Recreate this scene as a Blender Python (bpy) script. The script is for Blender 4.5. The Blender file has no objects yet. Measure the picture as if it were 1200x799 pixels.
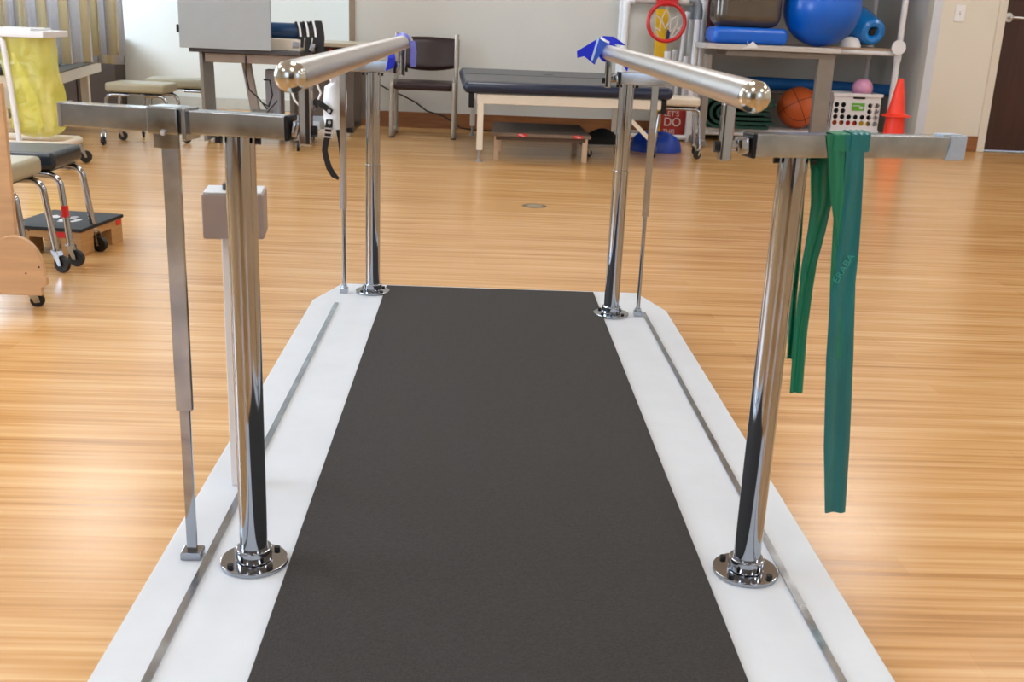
import bpy, bmesh, math, random
from mathutils import Vector, Matrix, Euler
random.seed(7)
S = bpy.context.scene
COL = S.collection
PI = math.pi

# ---------------------------------------------------------------- camera
F = 1243.0; H = 0.92
R = Matrix(((0.9988309281, -0.0304831412, -0.0375173979),
            (-0.0268740554, 0.2949625529, -0.9551308170),
            (0.0401816151, 0.9550224450, 0.2937985148)))
cd = bpy.data.cameras.new('camera'); cam = bpy.data.objects.new('camera', cd); COL.objects.link(cam)
cd.sensor_fit = 'HORIZONTAL'; cd.sensor_width = 36.0; cd.lens = F / 1200 * 36
cd.clip_start = 0.02; cd.clip_end = 60
cd.dof.use_dof = True; cd.dof.focus_distance = 2.6; cd.dof.aperture_fstop = 11.0
M4 = R.to_4x4(); M4.translation = Vector((0, 0, H)); cam.matrix_world = M4
S.camera = cam
S.view_settings.view_transform = 'Standard'; S.view_settings.look = 'None'
S.view_settings.exposure = 0.15; S.view_settings.gamma = 1.0; S.view_settings.use_curve_mapping = False
w = bpy.data.worlds.new('world'); S.world = w; w.use_nodes = True
w.node_tree.nodes['Background'].inputs[0].default_value = (0.55, 0.68, 0.9, 1)
w.node_tree.nodes['Background'].inputs[1].default_value = 3.0
LAMP = 9.0            # emission of the ceiling diffusers
WINDOW_W = 130.0       # daylight through the left windows

def area(name, loc, rot, sx, sy, power, col):
    l = bpy.data.lights.new(name, 'AREA'); l.shape = 'RECTANGLE'; l.size = sx; l.size_y = sy
    l.energy = power; l.color = col
    o = bpy.data.objects.new(name, l); o.location = loc; o.rotation_euler = rot; COL.objects.link(o); return o
area('window_daylight', (-4.52, 8.7, 1.75), (0, -PI/2, 0), 1.5, 1.8, WINDOW_W, (0.72, 0.87, 1.0))
area('window_daylight', (-4.52, 2.6, 1.6), (0, -PI/2, 0), 1.6, 2.6, WINDOW_W*0.9, (0.78, 0.89, 1.0))

def ray(x, y):
    v = Vector((x-600, -(y-399.5), -F)); v.normalize(); return R @ v
def at(x, y, Y):
    """the point of the room, Y metres down the room, seen in direction (x, y) of the photograph"""
    d = ray(x, y); return Vector((0, 0, H)) + d*(Y/d.y)
def ground(x, y, z=0.0):
    d = ray(x, y); return Vector((0, 0, H)) + d*((z-H)/d.z)

# ---------------------------------------------------------------- materials
def lin(c):
    if isinstance(c, str):
        c = [int(c[i:i+2], 16)/255 for i in (0, 2, 4)]
    return tuple(((v/12.92) if v <= 0.04045 else ((v+0.055)/1.055)**2.4) for v in c) + (1,)
MC = {}
def mat(name, col, rough=0.5, metal=0.0, var=0.06, scale=12.0, bump=0.0, bscale=None, stretch=(1, 1, 1), coat=0.0,
        trans=0.0, alpha=1.0, sss=0.0, col2=None, ior=None, rvar=0.0):
    if name in MC: return MC[name]
    m = bpy.data.materials.new(name); m.use_nodes = True; nt = m.node_tree; N = nt.nodes; L = nt.links
    b = N['Principled BSDF']; c = lin(col)
    tc = N.new('ShaderNodeTexCoord'); mp = N.new('ShaderNodeMapping'); mp.inputs['Scale'].default_value = stretch
    L.new(tc.outputs['Object'], mp.inputs[0])
    n = N.new('ShaderNodeTexNoise'); n.inputs['Scale'].default_value = scale; n.inputs['Detail'].default_value = 4
    L.new(mp.outputs[0], n.inputs[0])
    r = N.new('ShaderNodeValToRGB'); r.color_ramp.elements[0].position = 0.3; r.color_ramp.elements[1].position = 0.7
    if col2: r.color_ramp.elements[0].color = c; r.color_ramp.elements[1].color = lin(col2)
    else:
        r.color_ramp.elements[0].color = tuple(max(0, v*(1-var)) for v in c[:3]) + (1,)
        r.color_ramp.elements[1].color = tuple(min(1, v*(1+var)) for v in c[:3]) + (1,)
    L.new(n.outputs[0], r.inputs[0]); L.new(r.outputs[0], b.inputs['Base Color'])
    b.inputs['Roughness'].default_value = rough; b.inputs['Metallic'].default_value = metal
    b.inputs['Coat Weight'].default_value = coat; b.inputs['Transmission Weight'].default_value = trans
    b.inputs['Alpha'].default_value = alpha
    if ior: b.inputs['IOR'].default_value = ior
    if rvar:
        mr = N.new('ShaderNodeMapRange'); mr.inputs[3].default_value = max(0, rough-rvar); mr.inputs[4].default_value = rough+rvar
        L.new(n.outputs[0], mr.inputs[0]); L.new(mr.outputs[0], b.inputs['Roughness'])
    if bump:
        n2 = N.new('ShaderNodeTexNoise'); n2.inputs['Scale'].default_value = bscale or scale*4; n2.inputs['Detail'].default_value = 3
        L.new(mp.outputs[0], n2.inputs[0])
        bp = N.new('ShaderNodeBump'); bp.inputs['Strength'].default_value = bump; bp.inputs['Distance'].default_value = 0.004
        L.new(n2.outputs[0], bp.inputs['Height']); L.new(bp.outputs[0], b.inputs['Normal'])
    MC[name] = m; return m

chrome = mat('polished_chrome', 'a6abb3', 0.06, 1.0, var=0.06, scale=6, rvar=0.05)
brushed = mat('satin_stainless_steel', 'cdcccd', 0.31, 1.0, var=0.02, scale=18)
zinc = mat('scuffed_zinc_reflections', 'aab1b9', 0.17, 1.0, var=0.3, scale=16, rvar=0.12)  # scuffs, plus blotchy tone standing in for dark reflections
greymetal = mat('grey_painted_metal', '8d8a86', 0.45, 0.1)
boltm = mat('dark_steel_bolt', '2a2a2c', 0.35, 0.8)
rubber = mat('black_rubber', '101011', 0.5)
plat = mat('pale_grey_platform_paint', 'c9d0d8', 0.4, var=0.03)
treadm = mat('black_nonslip_tread', '2c2a29', 0.85, bump=0.9, bscale=400, var=0.3, scale=250)
cream = mat('cream_painted_steel', 'd8cfc0', 0.42, var=0.03)
whitep = mat('white_plastic_pipe', 'e0e3e8', 0.35, var=0.03)
elbowm = mat('grey_pipe_fitting', '7f8890', 0.3, 0.3)
navy = mat('navy_vinyl', '12203a', 0.3, var=0.12, scale=6, bump=0.15, bscale=60)
bedtopm = mat('slate_grey_vinyl', '55565a', 0.5, var=0.05, bump=0.12, bscale=80)
burg = mat('burgundy_vinyl', '21080d', 0.34, var=0.12, bump=0.1, bscale=90)
champ = mat('champagne_painted_steel', 'a39b90', 0.38, 0.35)
beigev = mat('beige_vinyl', '9f9981', 0.38, var=0.04, bump=0.15, bscale=90)
blackv = mat('black_blue_vinyl', '16222c', 0.28, var=0.12, bump=0.15, bscale=90)
redm = mat('red_label', 'd01e22', 0.5)
yellowm = mat('yellow_plastic', 'e8b80a', 0.45)
tanbar = mat('taupe_laminate', '6f6862', 0.5)
woodlt = mat('pale_plywood', 'c7a079', 0.48, var=0.1, scale=5, stretch=(1, 1, 9), bump=0.05)
wooden = mat('pine_wood', 'b98d5a', 0.5, col2='a67a48', scale=7, stretch=(1, 1, 14))
brownbd = mat('taupe_carpeted_board', '786657', 0.85, var=0.15, scale=60)
blueball = mat('glossy_blue_vinyl', '005cc6', 0.28, var=0.04)
bluedk = mat('deep_blue_vinyl', '0a3f96', 0.25, var=0.06, coat=0.3)
bluering = mat('azure_vinyl', '0f7fd6', 0.25, coat=0.3)
bluetape = mat('cobalt_elastic_band', '1530e0', 0.38, var=0.06)
bluelav = mat('lavender_blue_elastic_band', '6470d6', 0.45, var=0.08)
greenb = mat('green_latex_band', '087a5c', 0.38, var=0.12, scale=8, stretch=(1, 1, 0.3))
tealb = mat('teal_latex_band', '0a7076', 0.32, var=0.15, scale=14, stretch=(3, 1, 0.5), bump=0.3, bscale=30)
greenmat = mat('dark_green_mat_foam', '10463c', 0.7, var=0.15)
orange = mat('orange_rubber', 'd2652e', 0.55, bump=0.4, bscale=900, var=0.06)
pink = mat('pink_rubber', 'e6a3c6', 0.3)
conem = mat('red_orange_plastic', 'ef3a22', 0.4)
whitem = mat('white_plastic', 'e6e6e8', 0.35, var=0.03)
aplast = mat('white_brace_plastic', 'e2e8ee', 0.3)
blackweb = mat('black_webbing', '0c0c0e', 0.7, var=0.3, scale=200)
brownv = mat('brown_glossy_vinyl', '4d4336', 0.2, coat=0.4)
tapem = mat('pale_blue_duct_tape', 'a3b4c6', 0.5, var=0.1, bump=0.5, bscale=60)
panelm = mat('light_grey_panel', 'a3abb1', 0.5, var=0.02)
cordm = mat('black_cord', '111112', 0.5)
papery = mat('white_paper', 'd8dadd', 0.7)
text_w = mat('white_print', 'cfc7c4', 0.6)
text_t = mat('pale_teal_print', '2fa098', 0.5)
greens = mat('green_print', '5fae2e', 0.5)

# ---------------------------------------------------------------- mesh builder
class MB:
    def __init__(s): s.bm = bmesh.new()
    def _new(s, fn):
        t = bmesh.new(); fn(t); me = bpy.data.meshes.new('t'); t.to_mesh(me); t.free(); s.bm.from_mesh(me); bpy.data.meshes.remove(me); return s
    def box(s, c, d, rot=None, bev=0.0, seg=2):
        def fn(t):
            bmesh.ops.create_cube(t, size=1.0); bmesh.ops.scale(t, vec=d, verts=t.verts)
            if bev: bmesh.ops.bevel(t, geom=list(t.edges), offset=bev, segments=seg, profile=0.5, affect='EDGES')
            if rot is not None: bmesh.ops.rotate(t, matrix=Euler(rot).to_matrix(), verts=t.verts)
            bmesh.ops.translate(t, vec=Vector(c), verts=t.verts)
        return s._new(fn)
    def beam(s, a, b, wd, ht, bev=0.0):
        """box section from a to b; wd is the horizontal width, ht the other"""
        a = Vector(a); b = Vector(b); d = b-a; z = d.normalized()
        up = Vector((0, 0, 1)) if abs(z.z) < 0.9 else Vector((0, 1, 0))
        x = up.cross(z).normalized(); y = z.cross(x)
        def fn(t):
            bmesh.ops.create_cube(t, size=1.0); bmesh.ops.scale(t, vec=(wd, ht, d.length), verts=t.verts)
            if bev: bmesh.ops.bevel(t, geom=list(t.edges), offset=bev, segments=2, profile=0.5, affect='EDGES')
            m = Matrix((x, y, z)).transposed().to_4x4(); m.translation = (a+b)/2
            bmesh.ops.transform(t, matrix=m, verts=t.verts)
        return s._new(fn)
    def cyl(s, a, b, r, r2=None, seg=24, bev=0.0):
        a = Vector(a); b = Vector(b); d = b-a
        def fn(t):
            bmesh.ops.create_cone(t, cap_ends=True, segments=seg, radius1=r, radius2=r if r2 is None else r2, depth=d.length)
            if bev:
                es = [e for e in t.edges if abs(e.verts[0].co.z-e.verts[1].co.z) < 1e-6]
                bmesh.ops.bevel(t, geom=es, offset=bev, segments=2, profile=0.5, affect='EDGES')
            m = d.to_track_quat('Z', 'Y').to_matrix().to_4x4(); m.translation = (a+b)/2
            bmesh.ops.transform(t, matrix=m, verts=t.verts)
        return s._new(fn)
    def tube(s, pts, r, seg=12, cap=True, flat=None):
        """round tube (or a flat strap w x t with flat=(w,t,normal)) through the points"""
        P = [Vector(p) for p in pts]
        def fn(t):
            rings = []; up = None
            for i, p in enumerate(P):
                d = (P[min(i+1, len(P)-1)]-P[max(i-1, 0)]).normalized()
                if up is None:
                    up = Vector((0, 0, 1)) if abs(d.z) < 0.9 else Vector((1, 0, 0))
                x = (up - d*up.dot(d)).normalized(); y = d.cross(x); up = x
                rr = r[i] if isinstance(r, (list, tuple)) else r
                rings.append([t.verts.new(p + x*math.cos(2*PI*k/seg)*rr + y*math.sin(2*PI*k/seg)*rr) for k in range(seg)])
            for a, b in zip(rings, rings[1:]):
                for k in range(seg): t.faces.new((a[k], a[(k+1) % seg], b[(k+1) % seg], b[k]))
            if cap: t.faces.new(list(reversed(rings[0]))); t.faces.new(rings[-1])
        return s._new(fn)
    def strap(s, pts, wv, th=0.002, wfn=None):
        """a flat band: centre line pts, wv = half-width vectors (one or a list), thickness th"""
        P = [Vector(p) for p in pts]; n = len(P)
        W = [Vector(wv[i]) if isinstance(wv, list) else Vector(wv) for i in range(n)]
        def fn(t):
            rings = []
            for i, p in enumerate(P):
                d = (P[min(i+1, n-1)]-P[max(i-1, 0)]).normalized(); nn = d.cross(W[i]).normalized()*th/2
                rings.append([t.verts.new(q) for q in (p-W[i]-nn, p-nn, p+W[i]-nn, p+W[i]+nn, p+nn, p-W[i]+nn)])
            for a, b in zip(rings, rings[1:]):
                for k in range(6): t.faces.new((a[k], a[(k+1) % 6], b[(k+1) % 6], b[k]))
            t.faces.new(list(reversed(rings[0]))); t.faces.new(rings[-1])
        return s._new(fn)
    def lathe(s, prof, c=(0, 0, 0), axis=(0, 0, 1), seg=32):
        def fn(t):
            rings = []
            for r, z in prof:
                if r < 1e-6: rings.append([t.verts.new((0, 0, z))])
                else: rings.append([t.verts.new((r*math.cos(2*PI*k/seg), r*math.sin(2*PI*k/seg), z)) for k in range(seg)])
            for a, b in zip(rings, rings[1:]):
                for k in range(seg):
                    q = [a[k % len(a)], a[(k+1) % len(a)], b[(k+1) % len(b)], b[k % len(b)]]
                    u = []; [u.append(v) for v in q if v not in u]
                    if len(u) > 2: t.faces.new(u)
            m = Vector(axis).to_track_quat('Z', 'Y').to_matrix().to_4x4(); m.translation = Vector(c)
            bmesh.ops.transform(t, matrix=m, verts=t.verts)
            bmesh.ops.recalc_face_normals(t, faces=t.faces)
        return s._new(fn)
    def sphere(s, c, r, sc=(1, 1, 1), seg=40):
        def fn(t):
            bmesh.ops.create_uvsphere(t, u_segments=seg, v_segments=seg//2, radius=r)
            bmesh.ops.scale(t, vec=sc, verts=t.verts); bmesh.ops.translate(t, vec=Vector(c), verts=t.verts)
        return s._new(fn)
    def prism(s, poly, d, bev=0.0):
        """closed polygon of 3-D points swept by vector d"""
        def fn(t):
            f = t.faces.new([t.verts.new(Vector(p)) for p in poly])
            r = bmesh.ops.extrude_face_region(t, geom=[f])
            bmesh.ops.translate(t, vec=Vector(d), verts=[v for v in r['geom'] if isinstance(v, bmesh.types.BMVert)])
            bmesh.ops.recalc_face_normals(t, faces=t.faces)
            if bev: bmesh.ops.bevel(t, geom=list(t.edges), offset=bev, segments=2, profile=0.5, affect='EDGES')
        return s._new(fn)
    def torus(s, c, R_, r, axis=(0, 0, 1), seg=40, sec=12):
        return s.lathe([(R_+r*math.cos(2*PI*k/sec), r*math.sin(2*PI*k/sec)) for k in range(sec+1)], c, axis, seg)
    def grid(s, fn_, nu, nv, th=0.0):
        def fn(t):
            V = [[t.verts.new(fn_(i/nu, j/nv)) for j in range(nv+1)] for i in range(nu+1)]
            for i in range(nu):
                for j in range(nv): t.faces.new((V[i][j], V[i+1][j], V[i+1][j+1], V[i][j+1]))
            if th:
                bmesh.ops.recalc_face_normals(t, faces=t.faces)
                bmesh.ops.solidify(t, geom=list(t.faces), thickness=th)
        return s._new(fn)
    def build(s, name, m, parent=None, origin=None, ang=40):
        me = bpy.data.meshes.new(name)
        off = Vector((0, 0, 0)); p = parent
        while p is not None: off += p.location; p = p.parent
        if origin is not None: off = Vector(origin)
        bmesh.ops.translate(s.bm, vec=-off, verts=s.bm.verts)
        s.bm.to_mesh(me); s.bm.free()
        me.polygons.foreach_set('use_smooth', [True]*len(me.polygons)); me.set_sharp_from_angle(angle=math.radians(ang))
        me.materials.append(m)
        o = bpy.data.objects.new(name, me); COL.objects.link(o)
        wn = o.modifiers.new('weighted_normal', 'WEIGHTED_NORMAL'); wn.keep_sharp = True; wn.weight = 100
        if parent: o.parent = parent
        elif origin is not None: o.location = off
        return o

def tag(o, label, cat, group=None):
    o['label'] = label; o['category'] = cat
    if group: o['group'] = group
    return o
def thing(name, label, cat, loc=(0, 0, 0), group=None):
    o = bpy.data.objects.new(name, None); COL.objects.link(o); o.location = loc; o.empty_display_size = 0.1
    return tag(o, label, cat, group)
def struct(name, mb, m):
    o = mb.build(name, m); o['kind'] = 'structure'; return o
def copy_tree(o, parent=None):
    c = o.copy(); COL.objects.link(c); c.parent = parent
    for ch in [x for x in COL.objects if x.parent == o]: copy_tree(ch, c)
    return c
def text_mesh(name, body, size, m, parent, mw, extrude=0.0006, align='CENTER', sx=1.0):
    cu = bpy.data.curves.new(name, 'FONT'); cu.body = body; cu.size = size; cu.extrude = extrude; cu.align_x = align; cu.align_y = 'CENTER'
    t = bpy.data.objects.new('tmp', cu); COL.objects.link(t)
    bpy.context.view_layer.update()
    me = bpy.data.meshes.new_from_object(t.evaluated_get(bpy.context.evaluated_depsgraph_get()))
    bpy.data.objects.remove(t)
    off = Vector((0, 0, 0)); p = parent
    while p is not None: off += p.location; p = p.parent
    me.transform(Matrix.Translation(-off) @ mw @ Matrix.Diagonal((sx, 1, 1, 1)))
    me.materials.clear(); me.materials.append(m)
    o = bpy.data.objects.new(name, me); COL.objects.link(o); o.parent = parent; return o

# ---------------------------------------------------------------- the room
def floor_mat():
    m = bpy.data.materials.new('honey_wood_plank_floor'); m.use_nodes = True; nt = m.node_tree; N = nt.nodes; L = nt.links
    b = N['Principled BSDF']; tc = N.new('ShaderNodeTexCoord')
    def noise(st, sc, det=3):
        mp = N.new('ShaderNodeMapping'); mp.inputs['Scale'].default_value = st; L.new(tc.outputs['Object'], mp.inputs[0])
        n = N.new('ShaderNodeTexNoise'); n.inputs['Scale'].default_value = sc; n.inputs['Detail'].default_value = det
        L.new(mp.outputs[0], n.inputs[0]); return n
    fine = noise((1.6, 70, 1), 1.0, 4); mid = noise((1.0, 24, 1), 1.0, 3)
    br = N.new('ShaderNodeTexBrick'); mp = N.new('ShaderNodeMapping'); L.new(tc.outputs['Object'], mp.inputs[0]); L.new(mp.outputs[0], br.inputs[0])
    br.inputs['Scale'].default_value = 1.0; br.inputs['Brick Width'].default_value = 1.25; br.inputs['Row Height'].default_value = 0.075
    br.inputs['Mortar Size'].default_value = 0.0006; br.inputs['Color1'].default_value = (0.2, 0.2, 0.2, 1); br.inputs['Color2'].default_value = (0.8, 0.8, 0.8, 1)
    br.inputs['Mortar'].default_value = (0.0, 0.0, 0.0, 1); br.offset = 0.37
    def mth(op, a, b_):
        q = N.new('ShaderNodeMath'); q.operation = op
        for i, v in enumerate((a, b_)):
            if isinstance(v, (int, float)): q.inputs[i].default_value = v
            else: L.new(v, q.inputs[i])
        return q.outputs[0]
    v = mth('ADD', mth('MULTIPLY', fine.outputs[0], 0.5), mth('ADD', mth('MULTIPLY', mid.outputs[0], 0.42), mth('MULTIPLY', br.outputs[0], 0.12)))
    r = N.new('ShaderNodeValToRGB'); L.new(v, r.inputs[0])
    e = r.color_ramp.elements; e[0].position = 0.30; e[0].color = lin(FLOOR[0]); e[1].position = 0.72; e[1].color = lin(FLOOR[2])
    k = r.color_ramp.elements.new(0.5); k.color = lin(FLOOR[1])
    L.new(r.outputs[0], b.inputs['Base Color'])
    mr = N.new('ShaderNodeMapRange'); mr.inputs[3].default_value = 0.17; mr.inputs[4].default_value = 0.30; L.new(fine.outputs[0], mr.inputs[0])
    L.new(mr.outputs[0], b.inputs['Roughness'])
    bp = N.new('ShaderNodeBump'); bp.inputs['Strength'].default_value = 0.12; bp.inputs['Distance'].default_value = 0.002
    L.new(fine.outputs[0], bp.inputs['Height']); L.new(bp.outputs[0], b.inputs['Normal'])
    return m
FLOOR = ('956536', 'c3945b', 'dcb784')
wallm = mat('warm_white_wall_paint', 'cfd0cc', 0.6, var=0.015, scale=2, bump=0.05, bscale=120)
wallr = mat('cream_wall_paint', 'd8d3c6', 0.6, var=0.015, scale=2, bump=0.05, bscale=120)
ceilm = mat('white_ceiling_tile', 'd8d8d4', 0.85, bump=0.4, bscale=90)
basem = mat('brown_wood_baseboard', '8f5d33', 0.4, col2='7b4b26', scale=5, stretch=(1, 1, 12))
trimm = mat('painted_door_trim', 'd3ccbf', 0.45, var=0.02)
doorm = mat('dark_walnut_door', '2f1611', 0.35, col2='3d1e16', scale=4, stretch=(9, 1, 0.7))
guard = mat('pale_grey_corner_guard', 'c8ced6', 0.45, var=0.02)
tang = mat('tan_corner_guard', '8f7d6c', 0.5)

XL, XR, YB = -4.6, 6.2, -3.2
o = struct('floor', MB().box(((XL+XR)/2, (YB+10.2)/2, -0.05), (XR-XL+0.4, 10.2-YB+0.4, 0.1)), floor_mat())
struct('ceiling', MB().box(((XL+XR)/2, (YB+10.2)/2, 2.75), (XR-XL+0.4, 10.2-YB+0.4, 0.1)), ceilm)
def wall(name, x0, x1, y0, y1, m=None, z0=0.0, z1=2.7):
    return struct(name, MB().box(((x0+x1)/2, (y0+y1)/2, (z0+z1)/2), (x1-x0, y1-y0, z1-z0)), m or wallm)
CX = at(411, 60, 8.9).x
wall('wall_back', CX, 1.83, 8.9, 9.02)
wall('wall_back_left', XL, CX+0.12, 9.85, 9.97)
wall('wall_alcove_left', CX, CX+0.12, 9.02, 9.85)
wall('wall_recess_left', 1.71, 1.83, 9.02, 10.0)
wall('wall_recess_back', 1.71, 3.67, 9.9, 10.02)
wall('wall_recess_right', 3.55, 3.67, 8.77, 9.9)
wall('wall_recess_shade_soffit', 1.83, 3.55, 8.66, 9.9, z0=1.8)  # unseen soffit, set low to shade the recess
DX0, DX1 = 4.13, 5.06
wall('wall_back_right', 3.55, DX0-0.065, 8.65, 8.77, wallr)
wall('wall_back_far_right', DX1+0.09, XR, 8.65, 8.77, wallr)
wall('wall_over_door', DX0-0.065, DX1+0.09, 8.65, 8.77, wallr, z0=2.13)
wall('wall_right', XR, XR+0.12, YB, 8.77, wallr)
def trim(name, a, b_, m): return struct(name, MB().box([(a[i]+b_[i])/2 for i in range(3)], [abs(b_[i]-a[i]) for i in range(3)], bev=0.003), m)
wpan = mat('walnut_panelling', '3a2820', 0.45, col2='4b3428', scale=3, stretch=(9, 1, 0.6))
b = MB()
for x0, x1, z0, z1 in ((XL, -2.6, 0, 2.7), (-2.6, -1.2, 0, .7), (-2.6, -1.2, 2.3, 2.7), (-1.2, 1.9, 0, 2.7), (1.9, 3.3, 0, .7), (1.9, 3.3, 2.3, 2.7), (3.3, XR, 0, 2.7)):
    b.box(((x0+x1)/2, YB-.06, (z0+z1)/2), (x1-x0, .12, z1-z0))
struct('wall_front', b, wallr)
for x0 in (-.93, .02):  # unseen dark double door, added for dark streaks in the chrome
    d_ = struct('added_door_2' if x0 < 0 else 'added_door_3', MB().box((x0+.455, YB+.03, 1.05), (.90, .05, 2.08), bev=.003), wpan)
    MB().cyl((x0+(.82 if x0 < 0 else .09), YB+.06, 1.0), (x0+(.82 if x0 < 0 else .09), YB+.10, 1.0), .02).build('door_handle', brushed, d_)
f = MB().box((-.98, YB+.02, 1.07), (.08, .06, 2.14)).box((.98, YB+.02, 1.07), (.08, .06, 2.14)).box((0, YB+.02, 2.14), (2.04, .06, .08))
struct('added_door_trim', f, trimm)
trim('baseboard_front', (-4.6, YB, 0), (-1.02, YB+.015, .125), basem)
for n_, x0 in ((3, -2.6), (4, 1.9)):  # unseen bright windows, added for white streaks in the chrome
    f = MB()
    for z in (.72, 2.28): f.box((x0+.7, YB-.06, z), (1.4, .13, .04), bev=.004)
    for x in (x0+.02, x0+.7, x0+1.38): f.box((x, YB-.06, 1.5), (.04, .11, 1.6), bev=.004)
    struct('window_%d' % n_, f, whitem)
# left wall with two window openings
b = MB()
for y0, y1, z0, z1 in ((YB, 1.2, 0, 2.7), (1.2, 4.0, 0, 0.8), (1.2, 4.0, 2.4, 2.7), (4.0, 7.7, 0, 2.7), (7.7, 9.6, 0, 0.95), (7.7, 9.6, 2.5, 2.7), (9.6, 9.97, 0, 2.7)):
    b.box((XL-0.06, (y0+y1)/2, (z0+z1)/2), (0.12, y1-y0, z1-z0))
struct('wall_left', b, wallm)
def window(n, y0, y1, z0, z1):
    f = MB()
    for z in (z0+0.02, z1-0.02): f.box((XL-0.06, (y0+y1)/2, z), (0.13, y1-y0, 0.04), bev=0.004)
    for y in (y0+0.02, (y0+y1)/2, y1-0.02): f.box((XL-0.06, y, (z0+z1)/2), (0.11, 0.04, z1-z0), bev=0.004)
    struct('window_%d' % n, f, whitem)
window(1, 1.2, 4.0, 0.8, 2.4); window(2, 7.7, 9.6, 0.95, 2.5)
trim('baseboard_back', (CX, 8.885, 0), (1.83, 8.9, 0.125), basem)
trim('baseboard_back_left', (XL, 9.835, 0), (CX, 9.85, 0.10), mat('pale_vinyl_baseboard', 'b5b3ac', 0.5))
trim('baseboard_back_right', (3.55, 8.635, 0), (DX0-0.065, 8.65, 0.125), basem)
trim('trim_1', (CX-0.012, 8.888, 0.0), (CX+0.035, 8.9, 2.7), tang)
trim('trim_2', (3.542, 8.642, 0.0), (3.615, 8.65, 2.7), guard)
# door
f = MB(); f.box((DX0-0.0325, 8.69, 1.06), (0.065, 0.11, 2.12), bev=0.006).box((DX1+0.045, 8.69, 1.06), (0.09, 0.11, 2.12), bev=0.006).box(((DX0+DX1)/2, 8.69, 2.165), (DX1-DX0+0.18, 0.11, 0.09), bev=0.006)
struct('trim_3', f, trimm)
dr = struct('door_1', MB().box(((DX0+DX1)/2, 8.70, 1.065), (DX1-DX0-0.006, 0.045, 2.10), bev=0.002), doorm)
h = at(1185, 20.5, 8.63)
MB().cyl((h.x, 8.678, h.z), (h.x, 8.665, h.z), 0.036, bev=0.003).cyl((h.x, 8.67, h.z), (h.x, 8.615, h.z), 0.011).tube([(h.x, 8.618, h.z), (h.x+0.02, 8.612, h.z), (h.x+0.13, 8.615, h.z-0.003)], 0.010).build('door_handle', brushed, dr)
trim('trim_4', (DX0, 8.64, 0), (DX1, 8.70, 0.012), zinc)
# ceiling lights (recessed troffers; out of frame, they light the room and show in the chrome)
em = bpy.data.materials.new('lit_diffuser'); em.use_nodes = True; nt = em.node_tree
nt.nodes.remove(nt.nodes['Principled BSDF']); e = nt.nodes.new('ShaderNodeEmission'); e.inputs[0].default_value = (1.0, 0.985, 0.965, 1); e.inputs[1].default_value = LAMP
nt.links.new(e.outputs[0], nt.nodes['Material Output'].inputs[0])
L0 = thing('ceiling_light', 'rectangular recessed ceiling light with white diffuser', 'ceiling light', (0, 0, 2.7), 'recessed ceiling lights')
fr = MB()
for sx in (-1, 1): fr.box((sx*0.31, 0, 2.69), (0.03, 1.25, 0.025))
for sy in (-1, 1): fr.box((0, sy*0.61, 2.69), (0.62, 0.03, 0.025))
fr.build('frame', whitem, L0)
MB().box((0, 0, 2.692), (0.59, 1.19, 0.01)).build('diffuser', em, L0)
first = True
for X in (-3.0, -0.3, 2.4, 5.0):
    for Y in (-1.6, 1.3, 4.2, 7.0):
        q = L0 if first else copy_tree(L0); first = False
        q.location = (X+0.35, Y, 2.7)

# ---------------------------------------------------------------- parallel bars (one apparatus)
PT = 0.04   # top of the platform
bars = thing('parallel_bars', 'chrome and steel parallel bars bolted on a pale platform with black tread', 'parallel bars', (0.055, 2.4, 0))
poly = [(-0.505, 0.9), (-0.505, 3.24), (-0.44, 3.46), (0.55, 3.46), (0.615, 3.24), (0.615, 0.9)]
pf = MB().prism([(x, y, 0) for x, y in poly], (0, 0, PT), bev=0.004).build('platform', plat, bars)
MB().box((0.055, 2.15, PT+0.003), (0.69, 2.56, 0.006), bev=0.002).build('tread_mat', treadm, pf)
MB().box((-0.425, 2.2, PT+0.002), (0.012, 2.0, 0.004)).box((0.535, 2.2, PT+0.002), (0.012, 2.0, 0.004)).build('metal_edging', zinc, pf)
BR = 0.021
for side, (xa, ya, za, xb, yb, zb) in {'l': (-0.2475, 1.43, 0.831, -0.237, 3.50, 0.826), 'r': (0.3595, 1.41, 0.830, 0.371, 3.24, 0.826)}.items():
    a = Vector((xa, ya, za)); c = Vector((xb, yb, zb)); d = (c-a).normalized()
    hb = MB().cyl(a, c, BR, seg=48).build('handrail', brushed, bars)
    prof = [(BR*1.005, 0.006), (BR*1.005, 0)] + [(BR*1.0*math.cos(t*PI/16), -BR*0.55*math.sin(t*PI/16)) for t in range(1, 9)]
    MB().lathe(prof, a, d, 48).build('end_cap', mat('polished_end_cap', 'c2c1ba', 0.15, 1.0), hb)
    MB().lathe([(r, -z) for r, z in prof], c, d, 48).build('end_cap', brushed, hb)

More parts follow.
